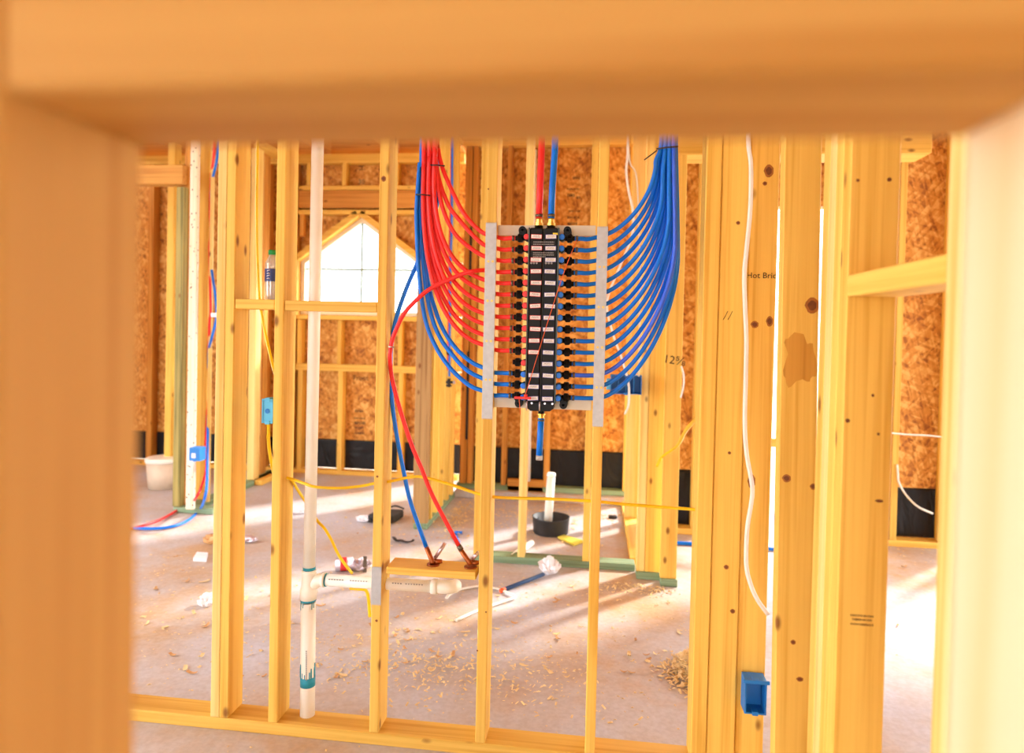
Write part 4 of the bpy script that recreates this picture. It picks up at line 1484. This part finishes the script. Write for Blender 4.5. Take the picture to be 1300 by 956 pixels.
# tin can
ca, cb = fl(434, 716, .034), fl(444, 713, .034)
cd = Vector((.9, .35, 0)).normalized()
cc = fl(437, 716, .036)
can = MB()
N = 20
n1 = Vector((-cd.y, cd.x, 0)); up_ = Vector((0, 0, 1))
V, Fc = [], []
for (t_, r) in ((-.045, .034), (.045, .034), (.045, .032), (-.042, .032)):
    for k in range(N):
        a = 2 * math.pi * k / N
        V.append(cc + cd * t_ + n1 * math.cos(a) * r + up_ * math.sin(a) * r)
for j in range(3):
    for k in range(N):
        Fc.append((j * N + k, j * N + (k + 1) % N, (j + 1) * N + (k + 1) % N, (j + 1) * N + k))
Fc.append(tuple(range(N))); Fc.append(tuple(3 * N + k for k in range(N)))
can.add(V, Fc, True)
o = can.build('tin_can', M['silver']); tag(o, 'open tin can on its side on the floor behind the branch pipe', 'can')
V = []
for t_ in (-.02, .012):
    for k in range(N):
        a = 2 * math.pi * k / N
        V.append(cc + cd * t_ + n1 * math.cos(a) * .0346 + up_ * math.sin(a) * .0346)
MB().add(V, [(k, (k + 1) % N, N + (k + 1) % N, N + k) for k in range(N)], True).build('can_label', M['labelred'], o)
# black tool case
a, b2, c, d = fl(466, 664), fl(498, 666), fl(513, 657), fl(482, 655)
hh = .055
tc_ = empty('tool_case', (a + c) / 2, 'flat black tool case lying on the floor behind the second stud', 'case')
V = [p + Vector((0, 0, z)) for z in (.002, hh) for p in (a, b2, c, d)]
cs = MB().add(V, [(3, 2, 1, 0), (4, 5, 6, 7), (0, 1, 5, 4), (1, 2, 6, 5), (2, 3, 7, 6), (3, 0, 4, 7)]).build('case_shell', M['black2'], tc_)
md = cs.modifiers.new('round', 'BEVEL'); md.width = .012; md.segments = 2
mid = (a + b2) / 2 + Vector((0, -.008, .03))
e = (b2 - a).normalized()
MB().tube(spline([mid - e * .05, mid - e * .045 + Vector((0, -.02, 0)), mid + e * .045 + Vector((0, -.02, 0)), mid + e * .05], 4), .006, 8).build('case_handle', M['black'], tc_)
MB().tube(spline([c + Vector((-.12, 0, hh + .001)), c + Vector((-.06, .0, hh + .02)), c + Vector((.0, .0, hh + .003))], 4), .006, 6).build('case_strap', M['black2'], tc_)
# black strap piece
pts = [fl(500, 682, .02), fl(503, 686, .012), fl(509, 686, .008), fl(516, 688, .008), fl(523, 687, .02), fl(525, 685, .03)]
o = MB().tube(spline(pts, 4), .014, 6, flat=.35).build('bent_bracket', M['black2']); tag(o, 'bent black bracket on the floor right of the second stud', 'bracket')
# small blue tube offcuts
for p, q_, lab in (((577, 676), (587, 676), 'small blue tube offcut lying flat behind the red tube foot'), ((578, 678), (582, 688), 'small blue tube offcut tilted towards the red tube foot')):
    o = MB().tube([fl(*p, .01), fl(*q_, .01)], .009, 8).build('tube_offcut', M['blue']); tag(o, lab, 'tube')
# white box and bucket
a, b2, c, d = fl(245, 713), fl(262, 714), fl(264, 706), fl(250, 705)
V = [p + Vector((0, 0, z)) for z in (.002, .02) for p in (a, b2, c, d)]
o = MB().add(V, [(3, 2, 1, 0), (4, 5, 6, 7), (0, 1, 5, 4), (1, 2, 6, 5), (2, 3, 7, 6), (3, 0, 4, 7)]).build('paper_carton', M['paper']); tag(o, 'flat white carton on the floor left of the double stud', 'carton')
bc_ = fl(207, 619)
bk = empty('bucket', (bc_.x, bc_.y, 0), 'pale plastic bucket with a lid at the far left wall', 'bucket')
hb = at(207, 586, bc_.y).z
MB().tube([(bc_.x, bc_.y, .002), (bc_.x, bc_.y, hb)], [.105, .12], 22).build('pail', plain('pail_plastic', srgb(225, 205, 180), .5, var=.06), bk)
MB().tube([(bc_.x, bc_.y, hb + .0005), (bc_.x, bc_.y, hb + .03), (bc_.x, bc_.y, hb + .035)], [.127, .127, .115], 22).build('lid', M['pvc'], bk)
# white strapping bent on the floor
pts = [fl(567, 759, .03), fl(570, 755, .02), fl(582, 748.5, .012), fl(606, 744.5, .01), fl(626, 746, .01), (fl(641, 751, .01)), fl(654, 757.5, .012), fl(643, 762, .01), fl(629, 767, .008), fl(604, 776, .006), fl(579, 787.5, .006)]
o = MB().tube(spline(pts, 4), .0085, 8, flat=.6).build('plastic_strap', M['white']); tag(o, 'bent white plastic strap on the floor behind the stud left of the manifold', 'strap')
# blue line across the right floor
pts = [fl(840, 689, .012), fl(872, 690, .012), fl(980, 697, .012), fl(1040, 705, .012), fl(1090, 712, .012)]
o = MB().tube(spline(pts, 4), .011, 8).build('blue_hose', M['blue']); tag(o, 'blue hose lying across the bright floor of the right room', 'hose')
# wood shavings: single larger ones, the rest as one litter
def chip_mesh(seed, mat):
    rnd = random.Random(seed)
    n = 7
    L_ = rnd.uniform(.02, .05); wd = rnd.uniform(.007, .016); curl = rnd.uniform(.3, 2.4)
    V, Fc = [], []
    for i in range(n):
        t = i / (n - 1) - .5
        a = t * curl
        R = L_ / curl
        x_, z_ = math.sin(a) * R, (1 - math.cos(a)) * R
        k = 1 - .6 * abs(t) ** 2 + rnd.uniform(-.15, .15)
        for sy in (-1, 1):
            for dz in (0, .0015):
                V.append((x_ + sy * t * .004, sy * wd / 2 * k, z_ + dz))
    for i in range(n - 1):
        b_ = i * 4; c_ = b_ + 4
        Fc += [(b_, b_ + 2, c_ + 2, c_), (b_ + 1, c_ + 1, c_ + 3, b_ + 3), (b_, c_, c_ + 1, b_ + 1), (b_ + 2, b_ + 3, c_ + 3, c_ + 2)]
    Fc += [(0, 1, 3, 2), (4 * n - 4, 4 * n - 2, 4 * n - 1, 4 * n - 3)]
    me = bpy.data.meshes.new('wood_shaving')
    me.from_pydata(V, [], Fc)
    me.materials.append(mat)
    return me


CH = [chip_mesh(s, M['chip'] if s % 3 else M['chipd']) for s in range(9)]
rnd = random.Random(11)
spots = []
zones = [((490, 620), (780, 866), 50), ((300, 480), (730, 866), 40), ((180, 270), (660, 866), 26), ((630, 740), (740, 866), 28), ((770, 868), (745, 866), 24),
         ((400, 600), (640, 720), 24), ((690, 790), (648, 705), 26), ((1135, 1205), (700, 800), 8), ((545, 600), (670, 700), 10)]
for (ua, ub), (va, vb), n in zones:
    for k in range(n):
        spots.append((rnd.uniform(ua, ub), rnd.uniform(va, vb)))
proto = None
for k, (u, v) in enumerate(spots):
    p = fl(u, v)
    if not (-4 < p.x < 4 and p.y < 5.0): continue
    if 1.99 < p.y < 2.1 or 3.48 < p.y < 3.78: continue
    o = bpy.data.objects.new('wood_shaving', CH[k % 9])
    COL.objects.link(o)
    sc = rnd.uniform(.45, 1.0)
    o.scale = (sc,) * 3
    o.rotation_euler = (rnd.uniform(-.15, .15), rnd.uniform(-.15, .15), rnd.uniform(0, 6.28))
    o.location = (p.x, p.y, .0035)
    tag(o, 'pale curled wood shaving lying loose on the concrete floor', 'shaving', 'wood shavings strewn over the floor')


def litter(name, label, clusters, seed, mat, kind='stuff'):
    rn = random.Random(seed)
    V, Fc = [], []
    for (c, sx, sy, n, hgt_, s0, s1) in clusters:
        for k in range(n):
            gx, gy = rn.gauss(0, 1), rn.gauss(0, 1)
            x_, y_ = c.x + gx * sx, c.y + gy * sy
            if 1.99 < y_ < 2.095 or 3.48 < y_ < 3.78: continue
            z_ = .001 + hgt_ * math.exp(-(gx * gx + gy * gy) / 1.2) * rn.random()
            s = rn.uniform(s0, s1)
            a, t = rn.uniform(0, 6.28), rn.uniform(-.6, .6) if hgt_ > .01 else rn.uniform(-.12, .12)
            ca, sa = math.cos(a), math.sin(a)
            w = s * rn.uniform(.25, .6)
            b_ = len(V)
            for (lx, ly, lz) in ((-s, -w, 0), (s, -w, 0), (s, w, 0), (-s, w, 0), (0, 0, s * .35)):
                zz_ = z_ + abs(t) * s + lx * t + lz
                V.append((x_ + lx * ca - ly * sa, y_ + lx * sa + ly * ca, max(.0008, zz_)))
            Fc += [(b_, b_ + 1, b_ + 4), (b_ + 1, b_ + 2, b_ + 4), (b_ + 2, b_ + 3, b_ + 4), (b_ + 3, b_, b_ + 4), (b_ + 3, b_ + 2, b_ + 1, b_)]
    me = bpy.data.meshes.new(name)
    me.from_pydata(V, [], Fc)
    me.materials.append(mat)
    o = bpy.data.objects.new(name, me)
    COL.objects.link(o)
    tag(o, label, 'shavings', None, kind)
    return o


litter('sawdust_litter', 'fine wood chips and sawdust scattered over the whole concrete floor', [
    (fl(560, 850), .3, .12, 700, .012, .003, .009), (fl(420, 800), .6, .35, 700, .001, .002, .006), (fl(700, 800), .5, .4, 500, .001, .002, .006),
    (fl(560, 720), .7, .4, 400, .001, .003, .008), (fl(225, 720), .6, .6, 400, .001, .003, .008), (Vector((-.3, 4.7, 0)), .3, .2, 500, .006, .004, .012),
    (Vector((-.9, 4.6, 0)), .06, .25, 260, .02, .004, .012), (fl(800, 745), .12, .05, 300, .012, .003, .01), (fl(1170, 700), .5, .3, 250, .001, .003, .008)], 3, M['chip'])
litter('shaving_heap', 'heap of pale wood shavings at the foot of the wide studs', [(fl(884, 856), .055, .07, 800, .12, .004, .014)], 5, M['chip'])
# stencilled and pencilled marks on the wide studs
text('stamp_text', 'Hot Bric', at(966.5, 350, WC0 + .0112), .0235, M['ink'], SB)
pm = MB()
for du in (0, 6):
    pm.tube([at(918 + du, 406, WC0 + .0035), at(921 + du, 401, WC0 + .0035), at(924 + du, 395, WC0 + .0035)], .0008, 5)
pm.build('pencil_mark', M['ink'], SA)
for v, w in ((782, 26), (787, 22), (793, 26)):
    bars(wr.children[0], 1094, v, b0 - .0006, w, 3, M['stamp'])


# ---- knots and stains that stand out on particular boards
KD, KR = plain('knot_heart', srgb(116, 62, 22), .6, var=.25, scale=90), plain('knot_ring', srgb(168, 102, 36), .6, var=.2, scale=70)


def knot(parent, u, v, y, rx, ry, ring=True):
    c = at(u, v, y)
    k = y / F
    def disc(sx, sz, yy):
        n = 14
        return MB().prism_xz([(c.x + math.cos(2 * math.pi * i / n) * sx * k * (1 + .12 * math.sin(i * 2.1)), c.z + math.sin(2 * math.pi * i / n) * sz * k) for i in range(n)], yy, y + .001)
    if ring:
        disc(rx, ry, y - .0004).build('knot', KR, parent)
    disc(rx * .62, ry * .62, y - .0007).build('knot', KD, parent)


yB, yA, yC, yD = WC0 + .012, WC0 + .004, 1.74, b0
for u, v, rx, ry in ((976, 217, 5.5, 8), (971, 233, 2.6, 2.6), (958, 412, 4.5, 4.5), (977, 408, 4, 6.5), (954, 611, 4.5, 9)):
    knot(SB, u, v, yB, rx, ry)
for u, v, rx, ry in ((922, 720, 3, 3), (930, 776, 3, 3), (937, 283, 2.4, 2.4), (926, 575, 2, 2)):
    knot(SA, u, v, yA, rx, ry)
for u, v, rx, ry in ((1031, 388, 8, 10), (996, 607, 5, 5), (1030, 618, 4, 4), (1002, 815, 3, 3), (1010, 862, 4, 3)):
    knot(SC, u, v, yC, rx, ry)
D0 = wr.children[0]
for u, v, rx, ry in ((1108, 502, 2.5, 3), (1115, 551, 2.5, 3), (1129, 228, 4, 4), (1089, 229, 3, 3), (1076, 534, 4, 4), (1116, 636, 7, 3)):
    knot(D0, u, v, yD, rx, ry, False)
for u, v, rx, ry in ((487, 227, 3.2, 4), (478, 788, 1.8, 1.8), (479, 605, 1.6, 1.6)):
    knot(S2, u, v, WC0, rx, ry)
for u, v in ((617, 777), (606, 826), (621, 360), (620, 240)):
    knot(S3, u, v, WC0, 1.7, 1.7, False)
# dark damp patch on the stud beside the gap
stain = MB()
pp = []
for i in range(30):
    a = 2 * math.pi * i / 30
    w = 1 + .16 * math.sin(3 * a + 1) + .12 * math.sin(7 * a)
    pp.append((1014 + 20 * math.copysign(abs(math.cos(a)) ** .6, math.cos(a)) * min(w, 1.1), 458 + 30 * math.copysign(abs(math.sin(a)) ** .6, math.sin(a)) * w))
stain.prism_xz([(at(u, v, yC).x, at(u, v, yC).z) for u, v in pp], yC - .0003, yC + .001)
stain.build('damp_stain', wood('damp_pine', srgb(224, 164, 66), srgb(194, 132, 44), 'Z', knot=False), SC)

SC.rotation_euler.y = -0.011
